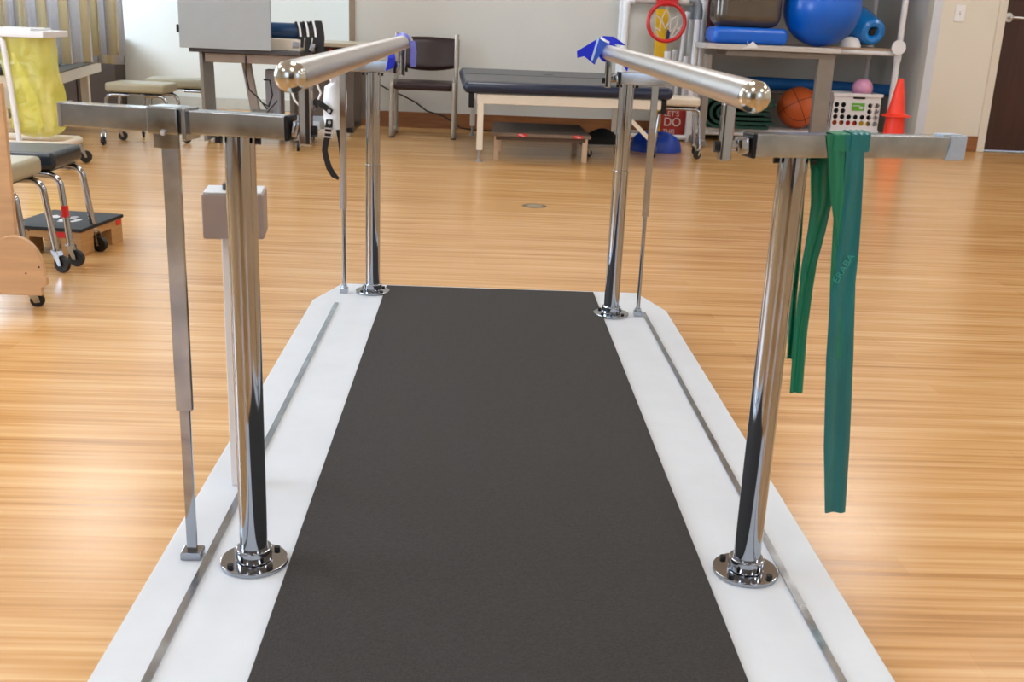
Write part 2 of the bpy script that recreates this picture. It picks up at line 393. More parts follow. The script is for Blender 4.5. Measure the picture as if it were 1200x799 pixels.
def crossbar(inner, outer, hx, sgn, tape=False):
    """inner/outer: ends of the crossbar; hx: x of the handrail; sgn -1 left, 1 right"""
    inner = Vector(inner); outer = Vector(outer)
    cb = MB().beam(inner, outer, 0.034, 0.034, bev=0.0025).build('crossbar', zinc, bars)
    dx = (outer-inner).normalized()
    MB().beam(outer-dx*0.001, outer+dx*0.006, 0.036, 0.036, bev=0.002).build('end_plug', greymetal, cb)
    MB().beam(inner+dx*0.001, inner-dx*0.006, 0.036, 0.036, bev=0.002).build('end_plug', boltm, cb)
    # stub under the handrail and the clamp joining it to the crossbar
    st = MB().beam((hx, inner.y, 0.811), (hx, inner.y, 0.728), 0.018, 0.022, bev=0.003)
    st.cyl((hx, inner.y, 0.822), (hx, inner.y, 0.808), 0.011)
    st = st.build('stub_post', chrome, cb)
    m = MB(); k = Vector((hx, inner.y, 0.748))
    e = inner - dx*0.004
    m.cyl(k, e, 0.008, seg=16)
    n = max(2, int((e-k).length/0.006))
    m.beam(k+(e-k)*0.45, e, 0.026, 0.024, bev=0.004)
    m.build('clamp', chrome, cb)
    MB().cyl(k+Vector((-sgn*0.008, 0, 0)), k+Vector((-sgn*0.016, 0, 0)), 0.008, seg=6).build('bolt', boltm, cb)
    return cb
def post(px, py, ring_z, r, ztop):
    p = MB().cyl((px, py, ring_z-0.05), (px, py, ztop), r-0.0015, seg=40).build('upright', chrome, bars)
    sl_ = MB().cyl((px, py, PT), (px, py, ring_z), r-(.0012 if py < 2 else 0), seg=40)
    if py > 2: sl_.cyl((px, py, ring_z-0.002), (px, py, ring_z+0.002), r+0.0012, seg=40)
    sl_.build('outer_sleeve', chrome, p)
    MB().cyl((px, py, PT), (px, py, PT+0.008), 0.055, seg=40, bev=0.002).cyl((px, py, PT+0.008), (px, py, PT+0.03), r+0.006, seg=40, bev=0.003).build('base_flange', chrome, p)
    for dx in (-1, 1):
        MB().cyl((px+dx*(r+0.001), py-0.01, ztop-0.006), (px+dx*(r+0.009), py-0.01, ztop-0.006), 0.0045, seg=8).build('set_screw', boltm, p)
    for k in range(4):
        q = (px+0.045*math.cos(PI/4+k*PI/2), py+0.045*math.sin(PI/4+k*PI/2))
        MB().cyl((q[0], q[1], PT+0.006), (q[0], q[1], PT+0.013), 0.0055, seg=6).build('bolt', boltm, p)
CZ = 0.7525
cl = crossbar((-0.272, 1.555, CZ), (-0.612, 1.625, CZ), -0.248, -1)
crt = crossbar((0.398, 1.555, CZ), (0.735, 1.635, CZ), 0.360, 1)
crossbar((-0.262, 3.35, CZ), (-0.545, 3.37, CZ), -0.238, -1)
crossbar((0.405, 3.16, CZ+0.004), (0.66, 3.18, CZ+0.004), 0.370, 1)
post(-0.3475, 1.575, 0.692, 0.0235, 0.7355); post(0.4705, 1.58, 0.40, 0.0235, 0.7355)
post(-0.328, 3.355, 0.452, 0.0235, 0.7355); post(0.4285, 3.17, 0.486, 0.0235, 0.7395)
# duct tape around the right crossbar's outer end
dxr = (Vector((0.735, 1.635, CZ))-Vector((0.398, 1.555, CZ))).normalized()
e = Vector((0.735, 1.635, CZ))
tp = MB().beam(e-dxr*0.022, e+dxr*0.0075, 0.0385, 0.0385, bev=0.003)
tp.prism([e+Vector((-0.022, -0.0235, -0.019)), e+Vector((-0.016, -0.0235, 0.008)), e+Vector((0.0, -0.0195, 0.019)), e+Vector((0.0, -0.0195, -0.019))], (0, 0.0015, 0))
tp.beam(e-dxr*0.034+Vector((0, -0.006, 0.0185)), e+Vector((0, -0.006, 0.0185)), 0.022, 0.003)
tp.build('tape_wrap', tapem, crt)
# outboard adjustable legs
def leg(lx, ly, wtop, zt, zj, rod=True):
    lg = MB().beam((lx, ly, zt), (lx, ly, zj), wtop, 0.012, bev=0.0012).build('brace_leg', chrome, bars)
    if rod:
        MB().cyl((lx, ly, zj+0.05), (lx, ly, PT+0.012), 0.0062, seg=16).build('inner_rod', chrome, lg)
    MB().box((lx, ly, PT+0.008), (0.026, 0.026, 0.016), bev=0.002).cyl((lx, ly, PT+0.012), (lx, ly, PT+0.024), 0.011, seg=6).build('foot', zinc, lg)
    MB().box((lx, ly, zt+0.001), (wtop+0.004, 0.03, 0.004)).build('bracket', zinc, lg)
    return lg
leg(-0.4185, 3.34, 0.020, 0.735, 0.312); leg(0.512, 3.17, 0.020, 0.7385, 0.352)
# near left leg: sleeve bracket around the crossbar with a pivot bolt
lx, ly = -0.452, 1.590
lg = MB().beam((lx, ly, 0.722), (lx, ly, 0.30), 0.0255, 0.010, bev=0.0012).build('brace_leg', zinc, bars)
MB().beam((lx, ly, 0.35), (lx, ly, PT+0.012), 0.016, 0.008, bev=0.001).box((lx, ly, PT+0.007), (0.034, 0.03, 0.014), bev=0.002).build('inner_bar', chrome, lg)
sl = MB().box((lx, ly-0.001, CZ+0.001), (0.050, 0.046, 0.040), rot=(0, 0, -0.2), bev=0.004)
sl.box((lx, ly-0.020, CZ-0.018), (0.040, 0.004, 0.042), rot=(0, 0, -0.2), bev=0.0015).box((lx+0.032, ly-0.006, CZ-0.003), (0.007, 0.046, 0.046), rot=(0, 0, -0.2), bev=0.0015)
sl.build('sleeve_bracket', zinc, lg)
MB().cyl((lx-0.003, ly-0.023, 0.737), (lx-0.003, ly-0.029, 0.737), 0.0048, 0.0035, seg=16).build('pivot_bolt', brushed, lg)
# control box on a pale column behind the near left upright
bx = MB().box((-0.4225, 1.86, 0.568), (0.104, 0.085, 0.078), rot=(0, 0, 0.12), bev=0.004).build('control_box', mat('mauve_grey_metal', 'a0938e', .4, .3), bars)
MB().box((-0.4225, 1.86, 0.6085), (0.098, 0.078, 0.003), rot=(0, 0, 0.12), bev=0.001).build('lid', plat, bx)
MB().cyl((-0.428, 1.85, 0.609), (-0.428, 1.85, 0.622), 0.013, seg=16, bev=0.002).build('switch_knob', rubber, bx)
MB().box((-0.428, 1.88, (0.532+PT)/2), (0.045, 0.03, 0.532-PT), bev=0.003).build('box_column', whitem, bx)

# ---------------------------------------------------------------- exercise bands on the bars
# lavender-blue band looped over the far left handrail
root = thing('exercise_band', 'blue exercise band tied over the far end of the left handrail', 'exercise band', (-0.237, 3.38, 0.76))
cx, cz = -0.2375, 0.8265
def loop(y0, y1, zl, zr, wd, n=12):
    pts = [(cx-BR-0.003, y0, zl), (cx-BR-0.0025, y0+(y1-y0)*.1, cz-0.01)]
    for k in range(n+1):
        a = PI-k*PI/n; pts.append((cx+(BR+0.0025)*math.cos(a), y0+(y1-y0)*(0.1+0.8*k/n), cz+(BR+0.0025)*math.sin(a)))
    pts += [(cx+BR+0.003, y1, cz-0.02), (cx+BR+0.002, y1, zr)]
    return MB().strap(pts, (0, wd, 0.004), 0.0018)
loop(3.26, 3.36, 0.80, 0.765, 0.016).build('loop', bluelav, root)
MB().strap([(cx+BR+0.006, 3.365, cz+0.005), (cx+BR+0.012, 3.36, 0.80), (cx+BR+0.010, 3.36, 0.755)], (0.007, 0.012, 0), 0.002).build('hanging_end', bluelav, root)
k = at(443, 66, 3.2); k2 = at(440, 80, 3.2)
MB().strap([at(458, 58, 3.32), at(459, 68, 3.3), at(458, 76, 3.3), at(456.5, 81, 3.3)], [(0.0085, 0, 0), (0.0105, 0.004, 0.001), (0.0125, 0.004, 0.005), (0.012, 0.004, 0.006)], 0.002).build('knotted_end', bluetape, root)
# royal blue wide band knotted at the far end of the right handrail
root = thing('exercise_band', 'bright royal blue band knotted around the far end of the right handrail', 'exercise band', (0.371, 3.2, 0.78))
Yt = 3.20
def pl(pts, Y, th=0.0015, dy=0.0):
    P = [at(x, y, Y+(i % 2)*dy) for i, (x, y) in enumerate(pts)]
    return MB().prism(P, (0, th, 0))
pl([(676, 60), (701, 45), (707, 43), (697, 76), (684.5, 66), (676.5, 68)], Yt, dy=0.012).build('fan_end', bluetape, root)
pl([(703, 43), (708, 43), (713, 49), (704, 63), (697, 74), (693, 71), (700, 58)], Yt-0.03, dy=0.010).build('knot', mat('bright_blue_latex', '2f63d8', 0.3), root)
pl([(706, 42), (719, 43), (728, 49), (734, 53.5), (722, 52), (712, 49)], Yt-0.05, dy=0.01).build('upper_tail', bluetape, root)
MB().strap([at(704, 44, Yt-0.045), at(709, 47.5, Yt-0.06), at(714, 50, Yt-0.06)], (0.001, 0, 0.003), 0.002).build('white_edge', papery, root)
MB().strap([at(701, 45, Yt-0.04), at(697, 59, Yt-0.045), at(693.5, 70.5, Yt-0.045)], (0.003, 0, 0), 0.002).build('white_edge', mat('pale_blue_band_edge', 'b8d0f0', 0.3), root)  # pale blue strip along the edge of the knot
pl([(727, 72), (737, 76), (735, 84), (727.5, 73)], Yt-0.03).build('lower_tail', bluetape, root)
MB().torus(Vector((0.3709, Yt, 0.8262)), BR+0.004, 0.004, (0, 1, 0), 32, 8).build('wrap', bluetape, root)
# wide green band draped over the right crossbar
root = thing('exercise_band', 'long green resistance band draped over the near right crossbar', 'exercise band', (0.55, 1.6, 0.5))
def yb(x): return 1.555 + (x-0.398)*0.237      # crossbar centre line
def ribbon(rows, back, th=0.0012, fold=0.0):
    """rows: (left px, right px, y px) on the hanging plane; back>0 hangs behind the crossbar"""
    off = 0.021+fold if back else -(0.0205+fold)
    P = []
    for l, r, y in rows:
        pa = at(l, y, 1.6); pa = at(l, y, yb(pa.x)+off); pb = at(r, y, 1.6); pb = at(r, y, yb(pb.x)+off); P.append((pa, pb))
    def fn(u, v):
        i = min(int(u*(len(P)-1)), len(P)-2); t = u*(len(P)-1)-i
        a = P[i][0].lerp(P[i+1][0], t); c = P[i][1].lerp(P[i+1][1], t)
        q = a.lerp(c, v); q.y += 0.0025*math.sin(v*9+u*4)*min(1, u*3+0.1); return q
    return MB().grid(fn, (len(P)-1)*6, 14, th)
def saddle(l, r, fold=0.0):
    """the band where it passes over the top of the crossbar"""
    pa = at(l, 160, 1.6); pb = at(r, 160, 1.6)
    zt = CZ+0.0185+fold; o1 = 0.0205+fold
    xs = [pa.x, pb.x]
    def fn(u, v):
        x = xs[0]+(xs[1]-xs[0])*v; yc = yb(x)
        path = [(-o1, CZ-0.006), (-o1, zt-0.002), (-o1+0.004, zt), (o1-0.004, zt), (o1, zt-0.002), (o1, CZ-0.01)]
        i = min(int(u*5), 4); t = u*5-i
        return Vector((x, yc+path[i][0]*(1-t)+path[i+1][0]*t, path[i][1]*(1-t)+path[i+1][1]*t + 0.0006*math.sin(v*20)))
    return MB().grid(fn, 25, 16, 0.0012)
gb = ribbon([(968.5, 992, 157.5), (970, 993, 184), (972.5, 994, 215), (975, 992, 240), (978, 986, 262), (981, 984, 290)], False, fold=0.001).build('front_strip', greenb, root)
ribbon([(990, 1013.5, 158), (991, 1012.5, 184), (988, 1011, 215), (982, 1009, 250), (977, 1006, 290), (974.5, 1001.5, 330), (973, 1001, 345), (968, 999, 420), (965, 995, 520), (966, 990, 600)], False, fold=0.003).build('front_strip', tealb, root)
ribbon([(970, 1000, 184), (975, 1000, 215), (978, 1000, 238), (976, 990, 280), (973, 985, 330), (970, 985, 420)], False, fold=-0.0).build('front_strip', greenb, root)
ribbon([(947, 975, 180), (950, 975, 200), (950.5, 974, 240), (947, 967, 270), (940, 956, 310), (937, 952, 335), (930, 945, 390), (925, 940, 460)], True).build('back_strip', greenb, root)
ribbon([(940, 946, 184), (938, 943, 220), (934, 939, 280), (928, 934, 335), (922, 928, 420)], True, fold=0.012).build('back_strip', greenb, root)
saddle(968.5, 993, 0.001).build('top_fold', greenb, root); saddle(990, 1013.5, 0.003).build('top_fold', tealb, root)
# the faint lettering running up the band
a = at(976, 334, yb(at(976, 334, 1.6).x)-0.0275); c = at(1001, 295, yb(at(1001, 295, 1.6).x)-0.0275)
ang = math.atan2((c-a).z, (c-a).x)
mw = Matrix.Translation((a+c)/2+Vector((0.0, -0.001, 0))) @ Matrix.Rotation(0.237*0.98, 4, 'Z') @ Matrix.Rotation(PI/2, 4, 'X') @ Matrix.Rotation(ang, 4, 'Z')
text_mesh('printed_lettering', 'ERABA', 0.0165, text_t, root, mw, 0.0003)

# ---------------------------------------------------------------- casters and stools
def caster(mbm, mbr, x, y, ztop, wr, ang, off=0.35):
    """metal fork and stem into mbm, wheel into mbr"""
    c, s_ = math.cos(ang), math.sin(ang)
    ax = Vector((-s_, c, 0)); wc = Vector((x+c*wr*off*2, y+s_*wr*off*2, wr))
    mbm.cyl((x, y, ztop), (x, y, ztop-0.018), 0.011, seg=12)
    mbm.cyl((x, y, ztop-0.012), (x, y, ztop-0.017), 0.015, seg=14)
    for sg in (-1, 1):
        o_ = ax*sg*0.0125
        mbm.prism([Vector((x-c*0.012, y-s_*0.012, ztop-0.016))+o_, Vector((x+c*0.014, y+s_*0.014, ztop-0.016))+o_, wc+Vector((c*0.006, s_*0.006, -0.004))+o_, wc+Vector((-c*0.007, -s_*0.007, -0.006))+o_], ax*0.002*sg)
    mbm.cyl(wc-ax*0.016, wc+ax*0.016, 0.005, seg=8)
    mbr.lathe([(0.006, -0.009), (wr*0.55, -0.008), (wr*0.72, -0.009), (wr*0.94, -0.0085), (wr, -0.003), (wr, 0.003), (wr*0.94, 0.0085), (wr*0.72, 0.009), (wr*0.55, 0.008), (0.006, 0.009)], wc, ax, 28)
def make_stool(label, seatm, W=0.42, D=0.28, ht=0.40, angs=(0.4, 2.0, -0.5, 2.8), red=None):
    t = thing('rolling_stool', label, 'stool', (0, 0, 0))
    b = MB().box((0, 0, ht-0.03), (W, D, 0.06), bev=0.018, seg=4).build('seat', seatm, t)
    MB().box((0, 0, ht-0.062), (W-0.05, D-0.05, 0.012)).build('seat_base', boltm, t)
    i = 0
    for sx in (-1, 1):
        for sy in (-1, 1):
            x1, y1 = sx*(W/2+0.005), sy*(D/2-0.025)
            pts = []
            for k in range(7):
                a = k/6*PI/2; pts.append((x1-sx*0.045+sx*0.045*math.sin(a), y1, ht-0.078-0.045+0.045*math.cos(a)))
            pts = [(sx*(W/2-0.14), y1*0.8, ht-0.078)] + pts + [(x1+sx*0.02, y1+sy*0.012, 0.085)]
            lg = MB().tube(pts, 0.0115, seg=14).build('leg', chrome, t)
            m1, m2 = MB(), MB(); caster(m1, m2, x1+sx*0.02, y1+sy*0.012, 0.092, 0.03, angs[i])
            cc = m1.build('caster_fork', zinc, lg); m2.build('caster_wheel', rubber, lg)
            if red == i:
                f = 0.42; px = x1+sx*0.02*0.5; py = y1+sy*0.006
                MB().cyl((px-sx*0.001, py, 0.215), (px-sx*0.0005, py, 0.175), 0.0125, seg=14).build('red_label', redm, lg)
            i += 1
    return t
st = make_stool('black cushioned chrome stool at far left, behind the nearer beige one', blackv, W=0.46, D=0.27, angs=(2.4, 0.4, -0.2, -0.3), red=2)
st.location = (-1.692, 3.865, 0); st.rotation_euler.z = 0.0
st2 = make_stool('beige cushioned chrome stool at far left, nearest the plywood cart', beigev, W=0.44, D=0.27, angs=(2.4, 0.4, -0.2, -0.3))
st2.location = (-1.695, 3.525, 0)
st3 = make_stool('beige rolling stool by the left alcove, front one of two beside the curtain', beigev, W=0.385, D=0.28, angs=(-1.6, 0.3, -1.5, 0.2), red=None)
st3.location = (-2.215, 7.20, 0); st3.rotation_euler.z = -0.06
st4 = make_stool('beige rolling stool behind another, against the grey cabinet desk', beigev, W=0.40, D=0.28, angs=(-1.4, 0.3, -1.5, 0.5), red=2)
st4.location = (-2.125, 7.72, 0); st4.rotation_euler.z = 0.10
st5 = make_stool('cream rolling stool tucked against the right end of the treatment table', cream, W=0.275, D=0.26, ht=0.418, angs=(-1.6, -1.2, -2.6, 0.5))
st5.location = (1.395, 7.60, 0)

# ---------------------------------------------------------------- low step with black tread (left)
A = ground(17.6, 262, .105); B = ground(89, 271.5, .105); C_ = ground(138, 253.5, .105)
u = (C_-B).normalized(); vv = Vector((-u.y, u.x, 0)); Wd = (C_-B).length; Ln = min((A-B).length, 0.5)
ctr = B + u*Wd/2 + vv*Ln/2 + Vector((0, .045, 0))
rz = math.atan2(u.y, u.x)
step = thing('step_platform', 'low pine step with black tread on the floor behind the chrome stools', 'step', (ctr.x, ctr.y, 0))
def loc2(a, b_, z): q = ctr + u*a + vv*b_; return (q.x, q.y, z)
tr = MB().box(loc2(0, 0, .099), (Wd+.01, Ln+.01, .013), rot=(0, 0, rz), bev=.002).build('tread', mat('black_step_tread', '14181c', .7, bump=.5, bscale=300), step)
for k in range(9):
    a, b_ = random.uniform(-.06, .09), random.uniform(-.07, .07)
    MB().prism([Vector(loc2(a+.022*math.cos(t)*random.uniform(.6, 1.2), b_+.016*math.sin(t)*random.uniform(.6, 1.2), .1058)) for t in [j*PI/4 for j in range(8)]], (0, 0, .0006)).build('worn_sticker', papery, tr)
bb = MB()
bb.box(loc2(0, -Ln/2+.012, .0785), (Wd, .022, .028), rot=(0, 0, rz), bev=.001).box(loc2(0, Ln/2-.012, .0785), (Wd, .022, .028), rot=(0, 0, rz), bev=.001)
bb.box(loc2(-Wd/2+.012, 0, .0785), (.022, Ln, .028), rot=(0, 0, rz), bev=.001).box(loc2(Wd/2-.012, 0, .0785), (.022, Ln, .028), rot=(0, 0, rz), bev=.001)
bb.build('frame', wooden, step)
for sx in (-1, 1):
    for sy in (-1, 1):
        MB().box(loc2(sx*(Wd/2-.045), sy*(Ln/2-.04), .033), (.09, .08, .066), rot=(0, 0, rz), bev=.002).build('leg_block', wooden, step)
MB().box(loc2(Wd/2-.03, -Ln/2-.0005, .079), (.035, .002, .02), rot=(0, 0, rz)).build('red_label', redm, step)
MB().box(loc2(-Wd/2-.0005, -.05, .079), (.002, .06, .02), rot=(0, 0, rz)).build('red_label', redm, step)

# ---------------------------------------------------------------- plywood cart at the left edge
cart = thing('wooden_cart', 'plywood cart with upright board and rounded end panel at the left edge', 'cart', (-1.55, 3.25, 0))
e1 = at(17, 270, 3.2)
MB().box((e1.x-0.19, 3.215, 0.37), (0.38, 0.02, 0.60), bev=0.003).build('upright_board', woodlt, cart)
q = ground(52, 345)
Yp = 3.10
c0 = at(12, 310, Yp); tp_ = at(14, 277, Yp); rt_ = at(52, 325, Yp); br_ = at(50, 343, Yp)
pts = []
hz = tp_.z-0.062
Wp = rt_.x-tp_.x
for k in range(13):
    a = k/12*PI/2; pts.append((tp_.x+Wp*math.sin(a)**0.95, Yp, 0.12+(tp_.z-0.12)*math.cos(a)**0.85 if k < 12 else 0.12))
pts += [(rt_.x+0.004, Yp, 0.115), (rt_.x+0.004, Yp, 0.095), (rt_.x-0.012, Yp, 0.085), (rt_.x-0.012, Yp, 0.062)]
full = [(2*tp_.x-x, y, z) for x, y, z in reversed(pts[1:])]
MB().prism(full+pts, (0, 0.02, 0), bev=0.002).build('rounded_end_panel', woodlt, cart)
MB().box((tp_.x, 3.19, 0.072), (2*Wp-0.10, 0.12, 0.02), bev=0.002).build('bottom_board', woodlt, cart)
for sx in (-1, 1):
    m1, m2 = MB(), MB(); caster(m1, m2, tp_.x+sx*(Wp-0.085), 3.20, 0.063, 0.02, 0.3); m1.build('caster_fork', zinc, cart); m2.build('caster_wheel', rubber, cart)
for px, py in ((-0.05, 0.22), (0.03, 0.13), (0.05, 0.26), (0.07, 0.15)):
    MB().cyl((tp_.x+px, Yp-0.0006, py), (tp_.x+px, Yp+0.001, py), 0.0028, seg=10).build('screw', boltm, cart)

# ---------------------------------------------------------------- treatment table
ga = math.radians(2.2)
BW, BD = 1.35, 1.62
bl = at(541, 108, 6.88); bo = Vector((bl.x+.01, 6.88, 0)); ux = Vector((math.cos(ga), math.sin(ga), 0)); uy = Vector((-ux.y, ux.x, 0))
def bp(a, b_, z): q = bo+ux*a+uy*b_; return Vector((q.x, q.y, z))
bed = thing('treatment_table', 'low padded treatment table with navy edge and cream steel legs', 'treatment table', bp(BW/2, BD/2, 0))
BZ = 0.512
def padfn(w_, d_, r, z0, z1, bev): 
    return MB().box(bp(BW/2, BD/2, (z0+z1)/2), (w_, d_, z1-z0), rot=(0, 0, ga), bev=bev, seg=5)
padfn(BW, BD, 0, BZ-0.078, BZ-0.006, 0.033).build('cushion', navy, bed)
padfn(BW-0.035, BD-0.05, 0, BZ-0.03, BZ+0.001, 0.012).build('top_cover', bedtopm, bed)
MB().beam(bp(0.02, BD*0.48, BZ+0.001), bp(BW-0.02, BD*0.48, BZ+0.001), 0.006, 0.004).build('seam', mat('dark_seam', '2f3236', .6), bed)
MB().beam(bp(0.60, BD*0.62, BZ+0.002), bp(0.67, BD*0.62, BZ+0.002), 0.014, 0.003).build('slot', mat('dark_seam', '2f3236', .6), bed)
fr = MB()
fr.beam(bp(0.09, 0.05, BZ-0.112), bp(BW-0.07, 0.05, BZ-0.112), 0.04, 0.062, bev=.004).beam(bp(0.09, BD-0.05, BZ-0.112), bp(BW-0.07, BD-0.05, BZ-0.112), 0.04, 0.062, bev=.004)
for a in (0.11, BW-0.09): fr.beam(bp(a, 0.05, BZ-0.112), bp(a, BD-0.05, BZ-0.112), 0.04, 0.062, bev=.004)
fr.build('frame', cream, bed)
for a, b_ in ((0.115, 0.05), (BW-0.115, 0.05), (0.115, BD-0.05), (BW-0.115, BD-0.05)):
    lg = MB().beam(bp(a, b_, BZ-0.14), bp(a, b_, 0.075), 0.04, 0.04, bev=.004).build('leg', cream, bed)
    p = bp(a, b_, 0)
    MB().cyl(p+Vector((0, 0, .08)), p+Vector((0, 0, .015)), .009, seg=12).cyl(p+Vector((0, 0, .016)), p, .014, .026, seg=18).build('foot', greymetal, lg)
MB().beam(bp(BW-0.33, 0.05, BZ-0.15), bp(BW-0.12, 0.05, BZ-0.34), 0.018, 0.026).build('brace', cream, bed)
for a in (0.055, BW-0.05): MB().box(bp(a, 0.07, BZ-0.125), (0.035, 0.05, 0.09), rot=(0, 0, ga), bev=.003).build('clip', boltm, bed)

# wooden bench under it
BDP = .74
a0 = Vector((0.13, 7.04, 0))
bn = thing('step_bench', 'low bench with taupe top and wooden legs beneath the treatment table', 'bench', (0.43, 7.2, 0))
def np_(a, b_, z): return Vector((0.085+a, 7.03+b_+a*0.02, z))
TZ = 0.176
MB().prism([np_(0, 0, TZ-.02), np_(.655, 0, TZ-.02), np_(.64, BDP, TZ-.02), np_(.02, BDP, TZ-.02)], (0, 0, .022), bev=.002).build('top_board', brownbd, bn)
for b0 in (.02, BDP-.02): MB().beam(np_(.03, b0, TZ-.032), np_(.62, b0, TZ-.032), .016, .024).build('apron', mat('dark_stained_wood', '4a3526', .6), bn)
for a, b_ in ((.035, .03), (.62, .03), (.06, .48), (.59, .48)):
    MB().beam(np_(a, b_, TZ-.02), np_(a, b_, 0), .034, .034, bev=.002).build('leg', mat('pale_wood_leg', 'bfa58a', .5), bn)
for a in (.20, .57):
    rl = MB().box(np_(a, -.001, TZ-.008), (.058, .003, .020)).build('red_label', redm, bn)
    MB().box(np_(a-.008, -.0032, TZ-.006), (.030, .0012, .004)).box(np_(a+.006, -.0032, TZ-.013), (.026, .0012, .003)).build('label_print', papery, rl)
# dark cushion on a small scooter board, right of the bench
sc = thing('scooter_board', 'small grey scooter board on casters beneath the treatment table', 'scooter board', (0.92, 7.45, 0))
q0 = at(706, 160, 7.42)
MB().box((q0.x, 7.44, .085), (.30, .24, .018), rot=(0, 0, .15), bev=.006).build('deck', greymetal, sc)
for dx in (-.11, .11):
    for dy in (-.08, .08):
        m1, m2 = MB(), MB(); caster(m1, m2, q0.x+dx, 7.44+dy, .078, .026, .6); m1.build('caster_fork', zinc, sc); m2.build('caster_wheel', rubber, sc)
pc = MB()
pc.grid(lambda u, v: Vector((q0.x-.16+.30*u, 7.33+.22*v, .097+.085*(math.sin(PI*u)**.5)*(math.sin(PI*v)**.5)*(1+.15*math.sin(u*9+v*5)))), 20, 16)
pc.box((q0.x-.01, 7.44, .099), (.28, .20, .008))
tag(pc.build('black_pouch', blackweb, origin=(q0.x, 7.44, .094)), 'soft black pouch lying on the scooter board under the table', 'pouch')

# ---------------------------------------------------------------- burgundy chair
ch = thing('waiting_chair', 'burgundy vinyl armless chair with champagne steel frame against the wall', 'chair', (-0.40, 8.3, 0))
xl, xr = at(458.5, 140, 8.1).x, at(531.5, 140, 8.1).x
zs = at(495, 100, 8.08).z
for x in (xl, xr):
    MB().tube([(x, 8.62, zs+0.36), (x, 8.56, zs+0.02), (x, 8.55, .05), (x, 8.53, .02), (x, 8.50, .014), (x, 8.16, .014), (x, 8.12, .02), (x, 8.10, .05), (x, 8.095, zs-0.02), (x, 8.11, zs+0.008), (x, 8.14, zs+0.015), (x, 8.5, zs+.015)], .0165, seg=14).build('side_frame', champ, ch)
    MB().box((x, 8.14, .004), (.036, .07, .009), bev=.002).box((x, 8.50, .004), (.036, .07, .009), bev=.002).build('foot_glide', rubber, ch)
for yy in (8.16, 8.5): MB().cyl((xl, yy, zs-.03), (xr, yy, zs-.03), .011).build('cross_rail', champ, ch)
xm = (xl+xr)/2; hw = (xr-xl)/2-.018; hb2 = hw+.034
MB().grid(lambda u, v: Vector((xm-hw+2*hw*u, 8.085+.44*v, zs-.012+.004*math.cos(PI*(2*u-1))+.03*(1-abs(2*u-1)**6)*(1-abs(2*v-1)**6))), 20, 20).box((xm, 8.305, zs-.012), (2*hw, .43, .055), bev=.018, seg=4).build('seat', burg, ch)
zb0, zb1 = at(500, 83, 8.6).z, at(500, 43, 8.66).z
def backf(side):
    def fn(u, v):
        s_ = 2*u-1
        zt = zb1-.02*s_*s_*.6; zb = zb0+.035*s_*s_
        e_ = (1-abs(s_)**8)*(1-abs(2*v-1)**8)
        return Vector((xm+.004+hb2*s_, 8.60+.06*v - .035*(1-s_*s_)*-1 - side*.022*e_, zb+(zt-zb)*v))
    return fn
bk = MB().grid(backf(1), 24, 16).grid(backf(-1), 24, 16)
bk.build('backrest', burg, ch)
# cord along the wall behind the chair
tag(MB().tube([at(440, 96, 8.86), at(455, 105, 8.86), at(472, 112, 8.86), at(487, 120, 8.86), at(500, 130, 8.85), at(520, 136, 8.84), at(540, 150, 8.82), (0.0, 8.78, .006), (0.3, 8.80, .006), (0.6, 8.79, .006)], .006, seg=8).build('power_cord', cordm, origin=(-.3, 8.85, 0)), 'black power cord sagging along the wall behind the burgundy chair', 'cord')

# ---------------------------------------------------------------- floor outlet cover, light switch
p = ground(626, 241.5)
fo = thing('floor_outlet', 'round brass floor outlet cover set in the wood floor', 'floor outlet', (p.x, p.y, 0))
MB().lathe([(0, .002), (.045, .002), (.047, .004), (.060, .003), (.062, 0)], p, (0, 0, 1), 40).build('ring', mat('worn_brass', '8a7a5e', .35, .9), fo)
MB().cyl(p+Vector((0, 0, .001)), p+Vector((0, 0, .0035)), .042, seg=32).build('cover', mat('grey_brass', 'a79c86', .4, .6), fo)
p = at(1125, 15.5, 8.645)
sw = thing('light_switch', 'white wall light switch on the cream wall beside the dark door', 'light switch', (p.x, 8.645, p.z))
MB().box((p.x, 8.646, p.z), (.082, .008, .128), bev=.003).build('wall_plate', whitem, sw)
MB().box((p.x, 8.641, p.z), (.012, .003, .030)).build('toggle_slot', mat('grey_switch_plastic', 'b5b5b5', .5), sw)  # grey plate around the toggle
MB().box((p.x, 8.634, p.z+.004), (.008, .018, .012), rot=(.5, 0, 0), bev=.002).build('toggle', whitem, sw)

# ---------------------------------------------------------------- laundry hamper with yellow bag
hy = 5.95
hm = thing('laundry_hamper', 'white tube laundry hamper holding a translucent yellow bag', 'laundry hamper', (-2.45, hy+.15, 0))
T0, T1 = at(-8, 37, hy), at(52, 41, hy)
MB().box(((T0.x+T1.x)/2-.03, hy+.16, T1.z), (T1.x-T0.x+.06, .36, .034), rot=(0, .0, 0), bev=.006).build('lid', whitep, hm)
MB().box(((T0.x+T1.x)/2-.05, hy+.14, T1.z+.022), (T1.x-T0.x-.04, .28, .014), bev=.004).build('lid_panel', whitep, hm)
for s_, yy in ((0, hy), (1, hy+.30)):
    a, b_, c = at(3, 48, hy), at(14, 110, hy), at(23, 166, hy)
    MB().tube([(T0.x+.02, yy, a.z+.02), (a.x-.02, yy, a.z+.025), (a.x, yy, a.z), (b_.x, yy, b_.z), (c.x, yy, .13)], .0155, seg=14).build('side_tube', whitep, hm)
bz = .135; e_ = at(73, 166, hy)
MB().tube([(T0.x-.1, hy, bz), (e_.x-.05, hy, bz), (e_.x-.01, hy+.02, bz), (e_.x, hy+.06, bz), (e_.x, hy+.26, bz), (e_.x-.02, hy+.30, bz), (T0.x-.1, hy+.31, bz)], .019, seg=14).build('base_tube', cream, hm)
